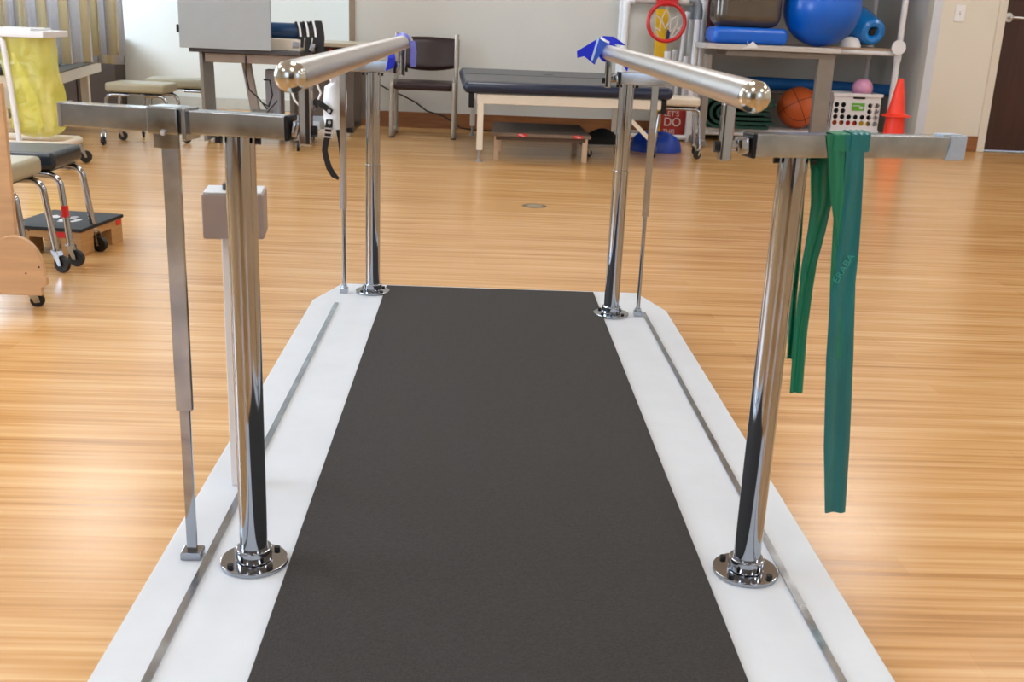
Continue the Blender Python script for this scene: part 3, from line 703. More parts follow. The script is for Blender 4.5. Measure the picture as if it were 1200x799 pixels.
for xx, yy in ((e_.x-.01, hy+.02), (e_.x-.01, hy+.29), (T0.x-.02, hy+.02), (T0.x-.02, hy+.3)):
    m1, m2 = MB(), MB(); caster(m1, m2, xx, yy, .115, .036, .5); m1.build('caster_fork', zinc, hm); m2.build('caster_wheel', rubber, hm)
ym = bpy.data.materials.new('translucent_yellow_film'); ym.use_nodes = True; nt = ym.node_tree; N = nt.nodes; L = nt.links
b_ = N['Principled BSDF']; b_.inputs['Base Color'].default_value = lin('e4e17c'); b_.inputs['Roughness'].default_value = .35; b_.inputs['Alpha'].default_value = .8
tl = N.new('ShaderNodeBsdfTranslucent'); tl.inputs[0].default_value = lin('efe662'); mx = N.new('ShaderNodeMixShader'); mx.inputs[0].default_value = .3
tc = N.new('ShaderNodeTexCoord'); nz = N.new('ShaderNodeTexNoise'); nz.inputs['Scale'].default_value = 7; nz.inputs['Detail'].default_value = 3; nz.inputs['Distortion'].default_value = 1.5
L.new(tc.outputs['Object'], nz.inputs[0]); bq = N.new('ShaderNodeBump'); bq.inputs['Strength'].default_value = .7; bq.inputs['Distance'].default_value = .05
L.new(nz.outputs[0], bq.inputs['Height']); L.new(bq.outputs[0], b_.inputs['Normal'])
tp2 = N.new('ShaderNodeBsdfTransparent'); m2_ = N.new('ShaderNodeMixShader'); m2_.inputs[0].default_value = .34
L.new(b_.outputs[0], mx.inputs[1]); L.new(tl.outputs[0], mx.inputs[2]); L.new(mx.outputs[0], m2_.inputs[1]); L.new(tp2.outputs[0], m2_.inputs[2]); L.new(m2_.outputs[0], N['Material Output'].inputs[0])
bx0, bx1 = T0.x+.0, at(47, 60, hy).x
zt, zb = T1.z-.01, at(40, 164, hy).z
def bagf(u, v):
    a = 2*PI*u; rx = (bx1-bx0)/2*(1+.05*math.sin(3*v)); ry = .14
    sh = 1-.0*v
    if v > .86: sh *= math.sqrt(max(0, 1-((v-.86)/.14)**2*.96))
    ca, sa = math.cos(a), math.sin(a)
    ex = math.copysign(abs(ca)**.6, ca); ey = math.copysign(abs(sa)**.6, sa)
    fold = .006*math.sin(7*a+6*v)+.007*math.sin(3*a-11*v)
    return Vector(((bx0+bx1)/2+.03*v+(rx*sh+fold)*ex, hy+.15+(ry*sh+fold)*ey, zt+(zb-zt)*v))
bag = MB().grid(bagf, 64, 36).build('yellow_bag', ym, hm)
P = [at(14, 62, hy-.015), at(26, 90, hy-.02), at(38, 118, hy-.02), at(48, 150, hy-.01)]
MB().strap(P, [(.004, 0, .003), (.012, .003, .01), (.022, .003, .02), (.012, .003, .012)], .0015).build('bag_fold', ym, hm)

# ---------------------------------------------------------------- curtain
def curtain_mat():
    m = bpy.data.materials.new('striped_cubicle_curtain'); m.use_nodes = True; nt = m.node_tree; N = nt.nodes; L = nt.links
    b = N['Principled BSDF']; b.inputs['Roughness'].default_value = .85
    uvn = N.new('ShaderNodeUVMap'); sep = N.new('ShaderNodeSeparateXYZ'); L.new(uvn.outputs[0], sep.inputs[0])
    mu = N.new('ShaderNodeMath'); mu.operation = 'FRACT'; sc_ = N.new('ShaderNodeMath'); sc_.operation = 'MULTIPLY'; sc_.inputs[1].default_value = 8
    L.new(sep.outputs[0], sc_.inputs[0]); L.new(sc_.outputs[0], mu.inputs[0])
    r = N.new('ShaderNodeValToRGB'); r.color_ramp.interpolation = 'B_SPLINE'
    E_ = r.color_ramp.elements; E_[0].position = 0; E_[0].color = lin('c8c8cb'); E_[1].position = 1.0; E_[1].color = lin('c8c8cb')
    for p_, c in ((.30, 'c2c2c6'), (.42, 'e2d8b8'), (.62, 'ecdfb8'), (.76, 'd8c9ac'), (.88, 'bdbcc2')):
        q = E_.new(p_); q.color = lin(c)
    L.new(mu.outputs[0], r.inputs[0])
    n = N.new('ShaderNodeTexNoise'); n.inputs['Scale'].default_value = 40; tc = N.new('ShaderNodeTexCoord'); L.new(tc.outputs['Object'], n.inputs[0])
    mx = N.new('ShaderNodeMix'); mx.data_type = 'RGBA'; mx.blend_type = 'OVERLAY'; mx.inputs[0].default_value = .12
    L.new(r.outputs[0], mx.inputs[6]); L.new(n.outputs[0], mx.inputs[7]); L.new(mx.outputs[2], b.inputs['Base Color'])
    return m
def curtain(pts, name, label, pleats, zl):
    """pts: floor line of the track, left to right"""
    n = pleats*12
    me = bpy.data.meshes.new(name); bm = bmesh.new(); uvl = bm.loops.layers.uv.new('UVMap'); V = []
    seg = [0]
    for a, c in zip(pts, pts[1:]): seg.append(seg[-1]+(Vector(c)-Vector(a)).length)
    for i in range(n+1):
        s_ = seg[-1]*i/n; k = max(j for j in range(len(pts)-1) if seg[j] <= s_+1e-9); t = (s_-seg[k])/(seg[k+1]-seg[k])
        a, c = Vector(pts[k]), Vector(pts[k+1]); d = (c-a).normalized(); nn = Vector((-d.y, d.x)); p = a.lerp(c, t)
        ph = 2*PI*i/12 + .8*math.sin(i*.07)
        col = []
        for j, z in enumerate((zl+.012*math.sin(i*.11), zl+.5, 1.3, 2.0, 2.62)):
            am = .040*(1.1-.12*j); q = p+nn*am*math.sin(ph+.1*j)+d*am*.45*math.sin(2*ph)
            col.append(bm.verts.new((q.x, q.y, z)))
        V.append(col)
    for i in range(n):
        for j in range(4):
            f = bm.faces.new((V[i][j], V[i+1][j], V[i+1][j+1], V[i][j+1]))
            for l, u_ in zip(f.loops, (i, i+1, i+1, i)): l[uvl].uv = (u_/n*pleats/8.0, 0)
    bmesh.ops.solidify(bm, geom=list(bm.faces), thickness=.003)
    o0 = Vector((pts[0][0], pts[0][1], zl)); bmesh.ops.translate(bm, vec=-o0, verts=bm.verts)
    bm.to_mesh(me); bm.free(); me.polygons.foreach_set('use_smooth', [True]*len(me.polygons)); me.materials.append(CURT)
    o = bpy.data.objects.new(name, me); o.location = o0; COL.objects.link(o); return o
CURT = curtain_mat()
p0, p1, p2 = at(-30, 74, 7.3), at(112, 74, 7.5), at(134, 66, 8.3)
root = curtain([(p0.x, p0.y), (p1.x, p1.y)], 'cubicle_curtain', '', 6, at(60, 74, 7.4).z)
tag(root, 'grey and tan striped cubicle curtain, long near panel above the hamper', 'curtain')
root = curtain([(p1.x-.12, p1.y+.16), (p1.x+.10, p1.y+.30)], 'cubicle_curtain', '', 2, at(125, 66, 7.8).z)
tag(root, 'short grey and tan striped curtain panel at the right end of the track', 'curtain')
root = curtain([(p1.x-.46, p1.y+.72), (p1.x-.10, p1.y+.85)], 'cubicle_curtain', '', 2, at(138, 77, 8.3).z)
tag(root, 'shaded mauve curtain panel receding behind the other two panels', 'curtain')
tk = MB().cyl((p0.x-.3, 7.4, 2.64), (p1.x, 7.55, 2.64), .012).cyl((p1.x, 7.55, 2.64), (p1.x+.1, 9.8, 2.64), .012)
for xx, yy in ((p0.x, 7.42), (p1.x, 7.55), (p1.x+.09, 9.5)): tk.cyl((xx, yy, 2.64), (xx, yy, 2.7), .006)
tag(tk.build('curtain_track', zinc, origin=(p1.x, 7.55, 2.64)), 'metal track the striped cubicle curtains hang from', 'curtain track')

# ---------------------------------------------------------------- cot behind the curtain, brown cabinet
lo = ground(58, 151)
ct = thing('treatment_couch', 'cream framed couch with black pad half hidden behind the curtain', 'treatment couch', (-2.8, 8.0, 0))
A, B = at(52, 97, 7.0), at(116, 77, 8.9)
dd = (B-A); dd.z = 0; dd.normalize(); nn = Vector((-dd.y, dd.x, 0)); zz = A.z
A.z = zz; B = Vector((B.x, B.y, zz))
MB().beam(A, B, .03, .075, bev=.004).beam(A+nn*.62, B+nn*.62, .03, .075, bev=.004).beam(A, A+nn*.62, .03, .075).beam(B, B+nn*.62, .03, .075).build('frame', cream, ct)
MB().prism([A+Vector((0, 0, .04))-nn*.03-dd*.03, B+Vector((0, 0, .04))-nn*.03, B+nn*.65+Vector((0, 0, .04)), A+nn*.65+Vector((0, 0, .04))-dd*.03], (0, 0, .05), bev=.015).build('pad', blackv, ct)
for q in (A+dd*.04, B-dd*.35+nn*.05, A+nn*.62+dd*.04, B+nn*.62-dd*.35):
    lg = MB().beam((q.x, q.y, zz), (q.x, q.y, .07), .06, .045, bev=.004).build('leg', cream, ct)
    MB().cyl((q.x, q.y, .075), (q.x, q.y, 0), .012, seg=12).build('foot', greymetal, lg)
bc = thing('cabinet', 'dark brown low cabinet against the wall behind the curtain', 'cabinet', (-3.4, 9.6, 0))
xr_ = at(133, 90, 9.5).x
wal = mat('dark_brown_laminate', '33261f', .5, var=.1)
MB().box(((xr_-4.55)/2, 9.68, .30), (xr_+4.55, .30, .60), bev=.004).build('body', wal, bc)
for k in range(4):
    xx = -4.5+(xr_+4.52)*(k+.5)/4
    MB().box((xx, 9.525, .31), ((xr_+4.5)/4-.012, .016, .54), bev=.003).build('door', wal, bc)

# ---------------------------------------------------------------- desk with tall panel, left alcove
dk = thing('desk', 'grey desk on a taupe frame with a wide side leg in the left alcove', 'desk', (-1.65, 7.6, 0))
z = at(260, 58, 7.3).z
dl, dr_ = at(231, 60, 7.3).x, at(352, 60, 7.3).x
MB().box(((dl-.05+dr_)/2, 7.62, z-.008), (dr_-dl+.05, .68, .026), bev=.004).build('desktop', mat('dark_edged_desktop', '48464a', .4), dk)
for yy in (7.36, 7.9): MB().beam((dl+.04, yy, z-.055), (dr_-.02, yy, z-.055), .05, .06, bev=.004).build('frame_rail', mat('taupe_frame_steel', '9a8b80', .45), dk)
MB().prism([(dl+.005, 7.32, z-.02), (dl+.005, 7.62, z-.02), (dl+.015, 7.62, .02), (dl+.015, 7.32, .02)], (.022, 0, 0), bev=.003).build('side_panel', greymetal, dk)
A = at(283, 70, 7.5); B = at(300, 128, 7.5)
MB().beam((A.x, 7.62, z-.05), (B.x-.01, 7.62, .09), .062, .05, bev=.01).build('lift_column', mat('pale_taupe_column', 'a89d96', .4), dk)
MB().box((B.x+.09, 7.66, .30), (.10, .06, .38), bev=.015).build('motor_housing', mat('grey_motor_housing', '9b9ba2', .4), dk)
MB().tube([(B.x+.04, 7.60, .42), (B.x+.085, 7.58, .42), (B.x+.10, 7.58, .32), (B.x+.07, 7.59, .24), (B.x+.03, 7.60, .26)], .006, seg=8).build('cable', cordm, dk)
bs = MB().box(((dl+.09+dr_)/2+.05, 7.62, .135), (dr_-dl+.02, .36, .07), bev=.02)
bs.build('base', mat('pale_blue_grey_base', 'a9b4c0', .4), dk)
MB().box((dl+.36, 7.60, .19), (.13, .10, .05), bev=.012).build('pedal', greymetal, dk)
for xx in (dl+.1, dr_-.0):
    for yy in (7.14 if xx > dl+.2 else 7.45, 7.8):
        MB().box((xx, (yy+7.6)/2, .085), (.05, abs(7.6-yy)+.06, .03), bev=.004).build('foot_bar', greymetal, dk)
        m1, m2 = MB(), MB(); caster(m1, m2, xx, yy, .088, .034, -1.4); m1.build('caster_fork', zinc, dk); m2.build('caster_wheel', rubber, dk)
MB().tube([at(288, 60, 7.35), at(288, 85, 7.3), at(292, 105, 7.3), at(303, 115, 7.3), at(313, 128, 7.3)], .005, seg=8).tube([at(325, 118, 7.3), at(318, 126, 7.3), at(313, 132, 7.3)], .004, seg=8).build('cable', cordm, dk)
a, c = at(210, 55.5, 7.22), at(317, 57, 7.22)
cb = thing('display_panel', 'large light grey flat panel standing on the desk front edge', 'panel', ((a.x+c.x)/2, 7.24, z))
MB().box(((a.x+c.x)/2, 7.245, z+.406), (c.x-a.x, .035, .80), bev=.004).build('board', panelm, cb)
MB().box((a.x-.006, 7.24, z+.125), (.018, .03, .05), bev=.004).build('latch', boltm, cb)
for xx in (a.x+.12+.04, c.x-.12): MB().box((xx, 7.31, z+.012), (.05, .12, .014), bev=.002).beam((xx, 7.27, z+.01), (xx, 7.27, z+.2), .03, .02).build('stand_foot', greymetal, cb)
# white box and the strapped bolster
a, c = at(317, 57, 7.38), at(352, 50, 7.38)
wb = thing('white_case', 'flat cream case on the desk beneath the blue bolster', 'case', ((a.x+c.x)/2, 7.5, z+.005))
MB().box(((a.x+c.x)/2-.08, 7.5, z+.043), (c.x-a.x+.16, .24, .075), bev=.005).build('shell', cream, wb)
MB().box((c.x-.03, 7.377, z+.045), (.045, .008, .04), bev=.002).build('latch_plate', zinc, wb)
bo_ = thing('bolster', 'dark blue cylindrical bolster lying on the cream case', 'bolster', (a.x+.1, 7.5, z+.085))
zc = at(330, 36, 7.4).z
rb = zc-(z+.0815)
xb0, xb1 = a.x-.18, at(373, 40, 7.5).x
MB().cyl((xb0, 7.50, zc), (xb1-.09, 7.50, zc), rb, seg=32, bev=.012).build('cover', mat('dark_teal_blue_vinyl', '123a66', .3), bo_)
MB().cyl((xb1-.10, 7.50, zc), (xb1, 7.50, zc), rb*.82, seg=32, bev=.016).build('end_cover', greymetal, bo_)
gs = thing('gait_belt', 'black and white straps wrapped over the end of the blue bolster', 'strap', (xb1-.12, 7.46, zc+rb))
for i, dx in enumerate((-.155, -.105, -.055, -.02)):
    pts = []
    for k in range(12):
        a_ = PI*.95-k*PI*1.05/11
        pts.append((xb1+dx+.05*k/11*(1.2-i*.25), 7.50-(rb+.006+.002*i)*math.cos(PI-a_)*-1*(-1), zc+(rb+.006+.002*i)*math.sin(a_)))
    pts = [(xb1+dx, 7.50+(rb+.008)*math.cos(t), zc+(rb+.008+.004*i)*math.sin(t)) for t in [PI*.1+k*PI*.85/10 for k in range(11)]]
    pts = [(x+.045*k/10, y, zz_) for k, (x, y, zz_) in enumerate(pts)] + [(xb1+dx+.055, 7.42-(rb-.07)*.2-.02, zc-rb*.7), (xb1+dx+.05, 7.385, z+.03-.03*(i % 2))]
    MB().strap(pts, (.021, 0, 0), .004).build('black_strap', blackweb, gs)
    if i < 3:
        pts2 = [(x-.002, y-.004 if k > 5 else y, zz_+.004) for k, (x, y, zz_) in enumerate(pts[:-1])]
        MB().strap(pts2, (.007, 0, 0), .003).build('white_stripe', papery, gs)
MB().box((xb1-.02, 7.36, z+.035), (.03, .006, .05), rot=(0, .3, 0), bev=.002).build('buckle', zinc, gs)

# second table behind the handrail
t2 = thing('side_table', 'beige topped table with brown legs behind the left handrail', 'table', (-.95, 8.0, 0))
xa_, xb_ = at(330, 52, 8.3).x, at(428, 52, 8.3).x
z2 = at(385, 52, 8.1).z
MB().box(((xa_+xb_)/2, 8.33, z2), ((xb_-xa_), .64, .028), bev=.004).build('tabletop', mat('beige_laminate', 'b5ab98', .4), t2)
for yy in (8.06, 8.58): MB().box(((xa_+xb_)/2, yy, z2-.045), ((xb_-xa_)-.06, .02, .06)).build('apron', mat('dark_brown_laminate', '33261f', .5), t2)
brl = mat('brown_grey_steel', '5d534c', .45)
MB().box(((xa_+xb_)/2, 8.61, z2/2+.02), ((xb_-xa_)-.05, .016, z2-.12), bev=.003).build('modesty_panel', mat('taupe_panel', '7b7069', .5), t2)
for yy in (8.08, 8.56):
    xl_ = xb_-.09
    MB().box((xl_, yy, z2/2), (.06, .04, z2-.05), bev=.004).build('leg', brl, t2)
    MB().box((xa_+.03, yy, z2/2), (.04, .04, z2-.05), bev=.004).build('leg', mat('taupe_panel', '7b7069', .5), t2)
MB().box((xl_, 8.33, .05), (.05, .60, .035), bev=.006).box((xa_+.03, 8.33, .05), (.05, .60, .035), bev=.006).box(((xa_+xl_)/2+.04, 8.10, .06), (xl_-xa_-.08, .03, .03)).build('foot_bar', boltm, t2)
MB().box((xa_+.40, 8.047, z2-.035), (.02, .006, .014)).build('red_indicator', redm, t2)

# ---------------------------------------------------------------- ankle brace hung from the far left crossbar
ab = thing('ankle_brace', 'white plastic ankle brace with black buckled straps hanging off far left crossbar', 'brace', (-.40, 3.44, .70))
Yb = 3.43
rows = [(386, 401, 92), (387, 400, 98), (380, 404, 102.5), (379, 405, 112), (378.5, 405, 125), (379, 404, 140), (382, 403.5, 152)]
def brf(sgn):
    def fn(u, v):
        i = min(int(u*(len(rows)-1)), len(rows)-2); t = u*(len(rows)-1)-i
        l = rows[i][0]*(1-t)+rows[i+1][0]*t; r_ = rows[i][1]*(1-t)+rows[i+1][1]*t; y = rows[i][2]*(1-t)+rows[i+1][2]*t
        p = at(l+(r_-l)*v, y, Yb); p.y += .020*(1-(2*v-1)**2)*-1 + .02; return p
    return fn
MB().grid(brf(1), 24, 16, .003).build('shell', aplast, ab)
tpz = at(393, 93, Yb)
MB().strap([(tpz.x, Yb+.0, tpz.z-.01), (tpz.x, Yb-.015, .775), (tpz.x, Yb-.06, .7755), (tpz.x, Yb-.088, .772), (tpz.x, Yb-.093, .74)], (.014, 0, 0), .002).build('hanging_tab', aplast, ab)
def sp(l, y, dy=0): return at(l, y, Yb-.006+dy)
MB().strap([sp(362, 125, .02), sp(370, 118), sp(376, 122), sp(383, 127), sp(389, 132)], [(0, 0, .007)]*2+[(.004, 0, .008)]*3, .003).build('strap', blackweb, ab)
MB().strap([sp(367, 118), sp(372, 126), sp(366, 132, .01)], (.003, 0, .004), .003).build('strap', blackweb, ab)
MB().cyl(sp(385.5, 130), sp(385.5, 130, -.005), .0055, seg=16).cyl(sp(386, 143.5), sp(386, 143.5, -.006), .0055, seg=16).build('rivet', brushed, ab)
MB().strap([sp(386, 140, .002), sp(385.5, 147), sp(385, 157), sp(382, 166), sp(380.5, 176), sp(382.5, 186), sp(386, 197), sp(391, 205), sp(397, 209.5)], [(.010, 0, 0), (.0115, 0, 0), (.010, 0, 0), (.0095, 0, 0), (.009, 0, 0), (.009, 0, .001), (.009, 0, .003), (.007, 0, .006), (.002, 0, .004)], .003).build('strap', blackweb, ab)
MB().strap([sp(396, 150, .01), sp(398.5, 165, .012), sp(399.5, 185, .012)], [(.008, 0, 0), (.006, 0, 0), (.003, 0, 0)], .003).build('strap', blackweb, ab)
bk = MB()
for yy in (150.5, 155.5, 160.5): bk.beam(sp(379.5, yy-.5, -.005), sp(389.5, yy+.5, -.005), .0035, .0045)
for xx in (380, 389): bk.beam(sp(xx, 149.5, -.005), sp(xx-.8, 161, -.005), .003, .0035)
bk.build('buckle', brushed, ab)
MB().tube([at(342, 108, 3.6), at(345, 117, 3.6), at(351, 124, 3.6), at(360, 126, 3.6), at(372, 119, 3.6), at(376, 109, 3.6), at(372, 100, 3.6), at(372, 93, 3.6)], .0035, seg=10).build('white_cord', whitem, ab)

# ---------------------------------------------------------------- utility table and pipe rack in the right recess
ZS = at(940, 55, 8.2).z   # top surface of the upper board
ut = thing('utility_table', 'long white edged table on grey legs in the right recess', 'table', (2.2, 8.45, 0))
x0, x1 = at(826.5, 55, 8.2).x, at(986, 60, 8.2).x
MB().box(((x0+x1)/2, 8.45, ZS-.02), (x1-x0, .50, .038), bev=.004).build('tabletop', mat('white_edged_laminate', 'b9b5b2', .4), ut)
taup = mat('taupe_steel', '7f7871', .5)
MB().box(((x0+x1)/2+.08, 8.27, ZS-.065), (x1-x0-.20, .05, .045), bev=.004).build('frame_rail', taup, ut)
MB().box(((x0+x1)/2+.08, 8.62, ZS-.065), (x1-x0-.20, .05, .045), bev=.004).build('frame_rail', taup, ut)
for xx, wl in ((at(963, 110, 8.27).x, .125), (x0+.045, .05)):
    MB().box((xx, 8.27, (ZS-.08)/2+.02), (wl, .06, ZS-.12), bev=.006).build('leg', taup, ut)
    MB().box((xx, 8.45, .03), (min(.10, wl+.02), .46, .05), bev=.01).build('foot', taup, ut)
MB().prism([at(869, 57, 8.19), at(889, 56.5, 8.19), at(887, 53, 8.19), at(882.5, 48.5, 8.19), at(878, 52, 8.19), at(875.5, 48, 8.19), at(877, 54, 8.19)], (0, .004, 0)).build('torn_tape', papery, ut)

rk = thing('pipe_rack', 'white plastic pipe storage rack with two shelves in the right recess', 'rack', (2.4, 8.8, 0))
xR = at(1050, 80, 8.76).x; xL = at(819, 80, 8.76).x
y0_, y1_ = 8.76, 9.42
ZR = at(1010, 57, 8.76).z
for xx in (xL, xR):
    for yy in (y0_, y1_):
        up_ = MB().cyl((xx, yy, 0), (xx, yy, 2.0), .024 if yy == y0_ else .021, seg=20).build('upright', whitep, rk)
        for za_, zb2 in ((ZR-.09, ZR+.05), (1.3, 1.42), (.08, .18)): MB().cyl((xx, yy, za_), (xx, yy, zb2), .030, seg=20).build('pipe_fitting', whitep, up_)
MB().cyl((xR-.02, y0_-.03, ZR+.02), (xR-.02, y0_-.055, ZR+.02), .058, seg=28, bev=.005).build('pipe_cap', whitep, rk)
for zz_ in (ZR-.03, .063, 1.36):
    for yy in (y0_, y1_): MB().cyl((xL, yy, zz_), (xR, yy, zz_), .019, seg=16).build('rail', whitep, rk)
    for xx in (xL, xR): MB().cyl((xx, y0_, zz_), (xx, y1_, zz_), .019, seg=16).build('rail', whitep, rk)
MB().box(((xL+xR)/2, 9.09, ZR-.003), (xR-xL-.03, .68, .02), bev=.003).build('shelf', mat('tan_shelf_board', 'a8927e', .55), rk)
ZLW = .105
MB().box(((xL+xR)/2, 9.09, ZLW-.011), (xR-xL-.03, .68, .022), bev=.003).build('shelf', whitep, rk)
MB().box(((xL+xR)/2, 9.09, 1.39), (xR-xL-.03, .68, .022), bev=.003).build('shelf', mat('tan_shelf_board', 'a8927e', .55), rk)

# upper board contents
def on(x, y, Y): return at(x, y, Y)
a, c = on(835, 20, 8.42), on(913, 20, 8.42)
bt = on(870, 32, 8.42).z
bm_ = thing('roll_bolster', 'glossy brown vinyl bolster lying on top of the blue roll', 'bolster', ((a.x+c.x)/2, 8.45, bt))
MB().box(((a.x+c.x)/2, 8.45, bt+.15), (c.x-a.x, .30, .30), bev=.085, seg=8).build('cover', brownv, bm_)
MB().cyl((a.x-.0006, 8.45, bt+.15), (a.x+.004, 8.45, bt+.15), .02, seg=20).build('end_button', boltm, bm_)
a, c = on(832, 43, 8.38), on(919, 43, 8.38)
hb_ = (bt-.001-ZS)/2
tag(MB().box(((a.x+c.x)/2, 8.42, ZS+.001+hb_), (c.x-a.x, .34, 2*hb_), bev=hb_*.72, seg=6).build('blue_bolster', blueball, origin=((a.x+c.x)/2, 8.42, ZS)), 'flattened glossy blue roll under the brown bolster on the table', 'bolster')
rbal = .292; pb = on(963, 20, 8.45)
tag(MB().sphere((pb.x, 8.46, ZS+.001+rbal*.98), rbal, (1, 1, .98), 64).build('exercise_ball', blueball, origin=(pb.x, 8.46, ZS)), 'very large royal blue exercise ball on the right end of table', 'ball')
# peanut roll behind, ring end towards the room
pr = on(1023.5, 32, 8.80)
rr = .107
pn = thing('peanut_roll', 'blue inflatable roll with a round hollow end beside the large ball', 'exercise roll', (pr.x, 8.9, ZR+.007))
pr.z = ZR+.008+rr+.015
MB().lathe([(0.0, .05), (.022, .048), (.036, .02), (.05, 0), (.075, -.006), (.098, .006), (rr, .03), (rr+.008, .08), (rr+.03, .2), (rr+.05, .30), (rr+.03, .40), (rr-.02, .46), (.06, .50), (0, .51)], (pr.x-.0, 8.78, pr.z), (-.14, 1, .15), 40).build('body', bluering, pn)
MB().lathe([(0, -.002), (.025, -.002), (.033, .01), (.0, .02)], (pr.x-.001, 8.795, pr.z+.001), (-.14, 1, .15), 24).build('valve_recess', rubber, pn)
p = on(998.5, 50, 8.80)
tag(MB().lathe([(.084, 0), (.082, .02), (.068, .055), (.043, .075), (0, .082)], (p.x, 8.84, ZR+.0075), (0, 0, 1), 36).build('white_dome', whitem, origin=(p.x, 8.84, ZR+.0075)), 'small white half dome on the shelf right of the large blue ball', 'balance dome')
p = on(831, 10, 8.95)
tag(MB().cyl((p.x+.0, 8.95, ZR+.008), (p.x+.0, 8.95, ZR+.55), .055, seg=32, bev=.01).build('rolled_mat', mat('maroon_mat_foam', '4a1218', .6), origin=(p.x+.0, 8.95, ZR+.008)), 'maroon rolled mat standing behind the brown bolster', 'mat')
# lower shelf contents
p0_, p1_ = on(868, 96, 9.32), on(1045, 102, 9.32)
nz_ = p0_.z
noo = MB().tube([(p0_.x-.25, 9.32, nz_-.02), (p0_.x, 9.32, nz_-.01), (p0_.x+.15, 9.32, nz_+.0), (p0_.x+.7, 9.32, nz_-.01), (p1_.x, 9.32, nz_-.025)], .052, seg=20)
tag(noo.build('foam_roller_tube', mat('blue_foam', '0b62ac', .6), origin=(p0_.x+.5, 9.32, nz_)), 'long blue foam tube lying behind the basketball and crate', 'foam tube')
# cross bars the tube rests on
MB().cyl((xL, 9.32, nz_-.075), (xR, 9.32, nz_-.075), .012, seg=12).build('rail', taup, rk)
# basketball
pbk = on(935.5, 124, 8.96); rk_ = .170
bbm = bpy.data.materials.new('pebbled_orange_ball'); bbm.use_nodes = True; nt = bbm.node_tree; N = nt.nodes; L = nt.links; b = N['Principled BSDF']; b.inputs['Roughness'].default_value = .5
tc = N.new('ShaderNodeTexCoord'); mp = N.new('ShaderNodeMapping'); mp.inputs['Rotation'].default_value = (.5, .35, .3); L.new(tc.outputs['Object'], mp.inputs[0])
sx = N.new('ShaderNodeSeparateXYZ'); L.new(mp.outputs[0], sx.inputs[0])
def M(op, *a_):
    q = N.new('ShaderNodeMath'); q.operation = op
    for i, v in enumerate(a_):
        if isinstance(v, (int, float)): q.inputs[i].default_value = v
        else: L.new(v, q.inputs[i])
    return q.outputs[0]
la = M('ABSOLUTE', sx.outputs[0]); lb = M('ABSOLUTE', sx.outputs[2])
hyp = M('ABSOLUTE', M('SUBTRACT', M('ABSOLUTE', sx.outputs[1]), M('ADD', .088, M('MULTIPLY', M('MULTIPLY', sx.outputs[0], sx.outputs[0]), 1.6))))
mn = M('LESS_THAN', M('MINIMUM', M('MINIMUM', la, lb), hyp), .0026)
mx = N.new('ShaderNodeMix'); mx.data_type = 'RGBA'; L.new(mn, mx.inputs[0]); mx.inputs[6].default_value = lin('d4652f'); mx.inputs[7].default_value = lin('3a1c12'); L.new(mx.outputs[2], b.inputs['Base Color'])
tag(MB().sphere((0, 0, 0), rk_, (1, 1, 1), 64).build('basketball', bbm), 'orange basketball on the lower shelf left of the grey table leg', 'ball')
bpy.data.objects['basketball'].location = (pbk.x, 8.96, ZLW+rk_+.0005)
# folded green mats
gm = thing('folded_mat', 'dark green mat folded in layers on the rack lower shelf', 'mat', (2.05, 8.6, ZLW))
a, c = on(824, 140, 8.80), on(903, 140, 8.80)
def fold_u(top, left, bot, yc, hw_, th_, m_=greenmat):
    # a mat bent double: top end, leftmost point of the bend, bottom end (x, z)
    pts = []
    r_ = (top[1]-bot[1])/2; zc_ = (top[1]+bot[1])/2; xc2 = left[0]+r_
    pts.append((top[0], yc, top[1]-.01)); pts.append(((top[0]*.5+xc2*.5), yc, top[1]+.004))
    for k in range(11):
        a_ = PI/2+PI*k/10; pts.append((xc2+r_*math.cos(a_), yc, zc_+r_*math.sin(a_)))
    pts.append(((bot[0]*.5+xc2*.5), yc, bot[1]-.001)); pts.append((bot[0], yc, bot[1]))
    return MB().strap(pts, (0, hw_, 0), th_).build('fold_layer', m_, gm)
zb_ = ZLW+.014
fold_u((c.x-.02, zb_+.235), (a.x-.02, 0), (c.x-.04, zb_), 8.93, .24, .024)
fold_u((c.x-.0, zb_+.195), (a.x+.035, 0), (c.x+.01, zb_+.034), 8.925, .235, .024)
fold_u((c.x-.05, zb_+.158), (a.x+.09, 0), (c.x-.02, zb_+.070), 8.93, .24, .022)
MB().strap([(a.x+.16, 8.93, zb_+.112), (a.x+.3, 8.93, zb_+.108), (c.x-.03, 8.93, zb_+.114)], (0, .235, 0), .022).build('fold_layer', greenmat, gm)
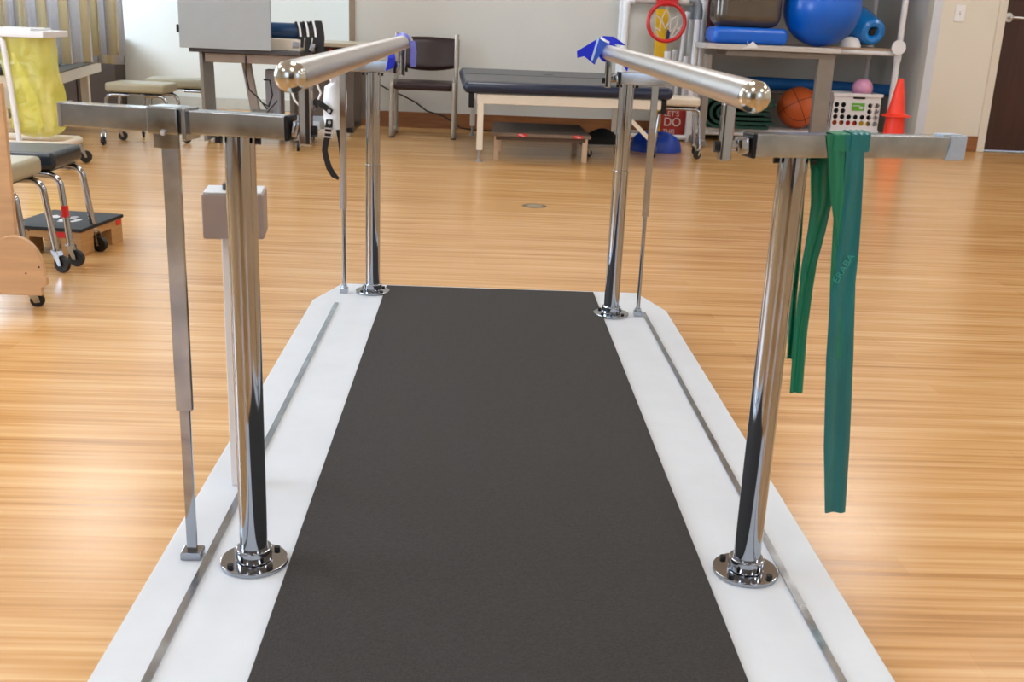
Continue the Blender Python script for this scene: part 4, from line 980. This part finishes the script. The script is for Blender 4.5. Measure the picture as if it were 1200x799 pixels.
# white crate
cp0, cp1 = on(972.5, 147, 8.80), on(1027, 150, 8.80)
cp2, cp3 = on(975, 108.5, 8.80), on(1027, 110, 8.80)
zc0, zc1 = ZLW+.001, cp2.z
crt_ = thing('storage_crate', 'white plastic crate with round holes and a green label', 'crate', ((cp0.x+cp1.x)/2, 8.93, zc0))
wc_ = (cp1.x-cp0.x); xc_ = (cp0.x+cp1.x)/2+.008; dcp = .26
def cpanel(cx0, cy0, ux_, uy_, wdt, nx, parent):
    """perforated panel: ring of quads around each hole"""
    m = MB(); hgt = zc1-zc0-.02
    def fn(t):
        nz = 6; cw = wdt/nx; chh = hgt/nz
        for i in range(nx):
            for j in range(nz):
                c0_ = Vector((-wdt/2+cw*(i+.5), zc0+chh*(j+.5)))
                solid = (j == 0) or (j == 5) or (1.8 < i < nx-2.5 and j in (3, 4) and nx > 5)
                def P3(q, dpt): return Vector((cx0+ux_*q.x-uy_*dpt, cy0+uy_*q.x+ux_*dpt, q.y))
                K = 16; rho = min(cw, chh)*.42
                outer = []; 
                for k in range(K):
                    a_ = 2*PI*(k+.5)/K; s__ = 1/max(abs(math.cos(a_)), abs(math.sin(a_)))
                    outer.append(c0_+Vector((cw/2*max(-1, min(1, math.cos(a_)*s__)), chh/2*max(-1, min(1, math.sin(a_)*s__)))))
                inner = [c0_+Vector((rho*math.cos(2*PI*(k+.5)/K), rho*math.sin(2*PI*(k+.5)/K))) for k in range(K)]
                corners = [c0_+Vector((sx_*cw/2, sz_*chh/2)) for sx_, sz_ in ((-1, -1), (1, -1), (1, 1), (-1, 1))]
                if solid:
                    t.faces.new([t.verts.new(P3(q, 0)) for q in corners])
                else:
                    vo = [t.verts.new(P3(q, 0)) for q in outer]; vi = [t.verts.new(P3(q, 0)) for q in inner]; vd = [t.verts.new(P3(q, .006)) for q in inner]
                    for k in range(K):
                        n_ = (k+1) % K
                        t.faces.new((vo[k], vo[n_], vi[n_], vi[k])); t.faces.new((vi[k], vi[n_], vd[n_], vd[k]))
                    # square corners left by the ring
                    for q in corners:
                        near = sorted(range(K), key=lambda k: (outer[k]-q).length)[:2]
                        if (outer[near[0]]-q).length > 1e-5: t.faces.new([t.verts.new(P3(q, 0)), vo[near[0]], vo[near[1]]])
    m._new(fn); return m
wall_ = MB()
m = cpanel(xc_, 8.80, 1, 0, wc_, 7, None); m.build('front_panel', whitem, crt_)
cpanel(xc_, 8.80+dcp, 1, 0, wc_, 7, None).build('back_panel', whitem, crt_)
cpanel(xc_-wc_/2, 8.80+dcp/2, 0, 1, dcp, 5, None).build('side_panel', whitem, crt_)
cpanel(xc_+wc_/2, 8.80+dcp/2, 0, 1, dcp, 5, None).build('side_panel', whitem, crt_)
for z_, e__, hh, nm_ in ((zc1-.012, .012, .026, 'top_rim'), (zc0+.012, .006, .022, 'bottom_rim')):
    rm = MB()
    rm.box((xc_, 8.796, z_), (wc_+2*e__, .014, hh), bev=.002).box((xc_, 8.804+dcp, z_), (wc_+2*e__, .014, hh), bev=.002)
    rm.box((xc_-wc_/2, 8.80+dcp/2, z_), (.014, dcp, hh), bev=.002).box((xc_+wc_/2, 8.80+dcp/2, z_), (.014, dcp, hh), bev=.002)
    rm.build(nm_, whitem, crt_)

MB().box((xc_, 8.80+dcp/2, zc0+.004), (wc_-.01, dcp-.01, .006)).build('base', whitem, crt_)
MB().box((xc_+.01, 8.795, zc0+(zc1-zc0)*.66), (.105, .004, .06)).build('green_label', greens, crt_)
MB().box((xc_+.035, 8.7925, zc0+(zc1-zc0)*.64), (.03, .001, .02)).box((xc_-.005, 8.7925, zc0+(zc1-zc0)*.69), (.06, .001, .006)).build('label_print', papery, crt_)
MB().box((xc_+.01, 8.7945, zc1-.034), (.10, .003, .016), bev=.001).build('handle_slot', boltm, crt_)
for i, (px, pz, m_) in enumerate(((-.125, 8.875, orange), (-.015, 8.875, conem), (.09, 8.875, yellowm))):
    tag(MB().sphere((xc_+px, pz, zc0+.008+.048), .046, seg=24).build('small_ball', m_, origin=(xc_+px, pz, zc0+.008)), ['small orange ball inside the white crate', 'small red-orange ball inside the white crate', 'small yellow ball inside the white crate'][i], 'ball')
tag(MB().box((xc_, 9.0, zc0+.12), (wc_-.03, .075, .22), bev=.02, seg=3).build('added_towel', blackweb, origin=(xc_, 9.0, zc0+.01)), 'black folded towel added inside the white crate to darken its holes', 'towel')  # invented filling, put in so the crate holes look black
pp = on(1011, 101, 8.93)
tag(MB().sphere((pp.x, 8.93, zc1+.035), .084, seg=48).build('pink_ball', pink, origin=(pp.x, 8.93, zc1)), 'pink rubber ball resting in the top of the white crate', 'ball')
# cones
pc_ = on(1049, 140, 8.25); zf = on(1049, 137, 8.2).z
for nm, lab, zz_, hh, rb_, rt__, fl in (('traffic_cone', 'larger red-orange traffic cone at the bottom of the stack beside rack', 0.0, .41, .125, .022, .165), ('traffic_cone', 'red-orange traffic cone on top of its stack with wide flange showing', zf, None, .074, .022, .108)):
    top = on(1053, 92, 8.25).z
    if hh is None:
        hh = top-zz_; prof = [(rb_, 0), (fl, 0), (fl, .010), (rb_+.004, .016), (rb_*.9, .03), (rt__, hh-.006), (rt__-.006, hh), (rt__-.012, hh), (rt__-.010, hh-.02), (rb_-.006, .004)]
    else:
        hh = zf-.004; prof = [(.108, 0), (.150, 0), (.150, .014), (.108, .020), (.088, .04), (.070, hh-.03), (.072, hh), (.068, hh), (.064, hh-.03), (.10, .004)]
    cn = MB().lathe(prof, (pc_.x, 8.25, zz_), (0, 0, 1), 40).build(nm, conem, origin=(pc_.x, 8.25, zz_)); tag(cn, lab, 'cone')

# ---------------------------------------------------------------- pipe frame with hoop and canes
fx0, fx1 = on(732, 40, 8.61).x, on(813, 80, 8.61).x
pf_ = thing('cane_stand', 'white pipe frame stand with grey elbows behind the treatment table', 'stand', ((fx0+fx1)/2, 8.72, 0))
zt_ = on(780, 2, 8.61).z
for yy in (8.61, 8.84):
    for xx in (fx0, fx1): MB().cyl((xx, yy, 0.0), (xx, yy, zt_-.11 if xx == fx1 else zt_-.03), .026, seg=20).build('upright', whitep, pf_)
    MB().cyl((fx0, yy, zt_), (fx1-.05, yy, zt_), .021, seg=20).build('top_rail', mat('pale_grey_pipe', 'b5b2ae', .4), pf_)
    MB().tube([(fx1-.08, yy, zt_+.02), (fx1-.035, yy, zt_+.015), (fx1-.008, yy, zt_-.015), (fx1, yy, zt_-.06), (fx1, yy, zt_-.12)], .033, seg=18).build('elbow', elbowm, pf_)
    MB().tube([(fx0+.06, yy, zt_), (fx0+.02, yy, zt_), (fx0, yy, zt_-.02), (fx0, yy, zt_-.07)], .030, seg=18).build('elbow', whitep, pf_)
    MB().cyl((fx0, yy, .03), (fx1, yy, .03), .02, seg=16).build('lower_rail', whitep, pf_)
for xx in (fx0, fx1):
    for zz_ in (.03, .50): MB().cyl((xx, 8.61, zz_), (xx, 8.84, zz_), .018, seg=16).build('side_rail', whitep, pf_)
MB().box(((fx0+fx1)/2, 8.725, .03), (fx1-fx0-.02, .21, .02), bev=.003).build('base_board', taup, pf_)
MB().box(((fx0+fx1)/2, 8.84, .50), (fx1-fx0, .02, .05)).box(((fx0+fx1)/2, 8.62, .50), (fx1-fx0, .012, .02)).build('divider', whitep, pf_)
# hoop hung on the top rail
hc = on(781, 26, 8.56)
hp = thing('basketball_hoop', 'red toy basketball hoop with white net hung on the pipe frame', 'hoop', (hc.x, 8.56, zt_))
MB().lathe([(.142+.015*math.cos(t*PI/6), .015*math.sin(t*PI/6)) for t in range(13)], hc, (-.05, -1, .05), 48).build('rim', mat('glossy_red_plastic', 'c21d22', .3), hp)
bpy.data.objects['rim'].scale = (1, 1, 1)
MB().prism([(hc.x-.10, 8.565, zt_+.05), (hc.x+.09, 8.565, zt_+.05), (hc.x+.07, 8.565, zt_-.035), (hc.x-.08, 8.565, zt_-.035)], (0, .012, 0), bev=.003).build('bracket', mat('glossy_red_plastic', 'c21d22', .3), hp)
for k in range(14):
    t0 = 2*PI*k/14; pts = []
    for j in range(7):
        for_s = 1 if k % 2 else -1
        f_ = j/6; rad = .132*(1-f_*.62); an = t0+for_s*f_*1.1
        pts.append((hc.x+rad*math.cos(an), 8.585+.02*f_, hc.z+rad*math.sin(an)-.10*f_))
    MB().tube(pts, .0042, seg=6).build('net_cord', mat('white_net_cord', 'd5d0c8', .8), hp)
# yellow board, red poster board, blue clip
a = on(774, 10, 8.76); c = on(790, 150, 8.76)
yb_ = MB(); pa, pb_ = on(771, 10, 8.76), on(783, 10, 8.76)
yb_.prism([on(769.5, 10, 8.76), on(784, 11, 8.76), Vector((on(781, 60, 8.76).x+.01, 8.725, .042)), Vector((on(767, 60, 8.76).x+.01, 8.725, .042))], (0, .025, 0), bev=.003)
tag(yb_.build('yellow_board', yellowm, origin=(a.x, 8.75, .042)), 'narrow yellow plastic board standing upright behind the red hoop', 'board')
p = on(784, 42, 8.70)
tag(MB().box((p.x-.01, 8.70, p.z), (.028, .02, .09), rot=(0, .1, 0), bev=.006).build('blue_clip', mat('navy_plastic', '1c2f66', .4), origin=(p.x, 8.70, p.z-.04)), 'small navy clip on the yellow board seen through the hoop', 'clip')
a, c = on(776, 122, 8.655), on(801, 122, 8.655)
rp = thing('poster_board', 'red board printed with pale words standing inside the pipe frame', 'poster', ((a.x+c.x)/2, 8.655, .042))
zT, zB = on(785, 117, 8.655).z, .042
wR = .20
MB().box((a.x+wR/2, 8.67, (zT+zB)/2), (wR, .018, zT-zB), bev=.002).build('board', mat('brick_red_print', '9c2317', .5), rp)
MB().box((a.x-.012, 8.67, (zT+zB)/2), (.022, .020, zT-zB), bev=.002).build('yellow_edge', yellowm, rp)
for s_, yy, sz in (("LET'S", 133.5, .058), ('DO', 143.5, .096), ('THIS', 154.5, .05)):
    p = on(787, yy, 8.655)
    mw = Matrix.Translation((a.x+.022, 8.6595, p.z)) @ Matrix.Rotation(PI/2, 4, 'X')
    text_mesh('printed_words', s_, sz, text_w, rp, mw, .0008, 'LEFT', .95)
# canes and pipes
caneg = [((792, 58), 8.16, .00, .019), ((800, 40), 8.70, .05, .017), ((786, 60), 8.26, .0, .022), ((806, 66), 8.80, .02, .018)]
cl_ = ['white plastic pipe leaning right inside the pipe frame, tallest one', 'short white pipe standing just right of the yellow board', 'white pipe standing nearest the right upright of the frame', 'short white capped pipe standing between the taller ones']
spec = [(on(785, 150, 8.76).x, on(806, 14, 8.76), .018), (on(783, 100, 8.70).x, on(782.5, 60, 8.70), .021), (on(803, 100, 8.69).x, on(804, 66, 8.69), .019), (on(788, 100, 8.80).x-.01, on(791.5, 58, 8.80), .019)]
for i, (xb__, tp__, r__) in enumerate(spec):
    o = MB().cyl((xb__, tp__.y, .041), tp__, r__, seg=18).cyl(tp__-(tp__-Vector((xb__, tp__.y, .041))).normalized()*.08, tp__, r__+.005, seg=18, bev=.002).build('plastic_pipe', whitep, origin=(xb__, tp__.y, .041)); tag(o, cl_[i], 'pipe')
# blue bag on the floor
bp_ = on(769, 165, 7.86)
def bagf2(u, v):
    a_ = 2*PI*u; el = PI/2*v
    r0 = .19*math.cos(el)**.55; 
    return Vector((bp_.x+.0+r0*math.cos(a_)*(1.0+.05*math.sin(3*a_)), 7.86+.12*math.cos(el)**.6*math.sin(a_)*(1+.08*math.sin(5*a_)), .001+(.125+.02*math.cos(a_*2+1))*math.sin(el)**1.1+.006*math.sin(a_*7)*math.sin(2*el)))
tag(MB().grid(bagf2, 48, 14).cyl((bp_.x, 7.86, .0005), (bp_.x, 7.86, .004), .10, seg=24).build('blue_bag', mat('blue_nylon', '0a3fae', .4, bump=.4, bscale=12), origin=(bp_.x, 7.86, 0)), 'slumped bright blue bag on the floor beneath the table right end', 'bag')
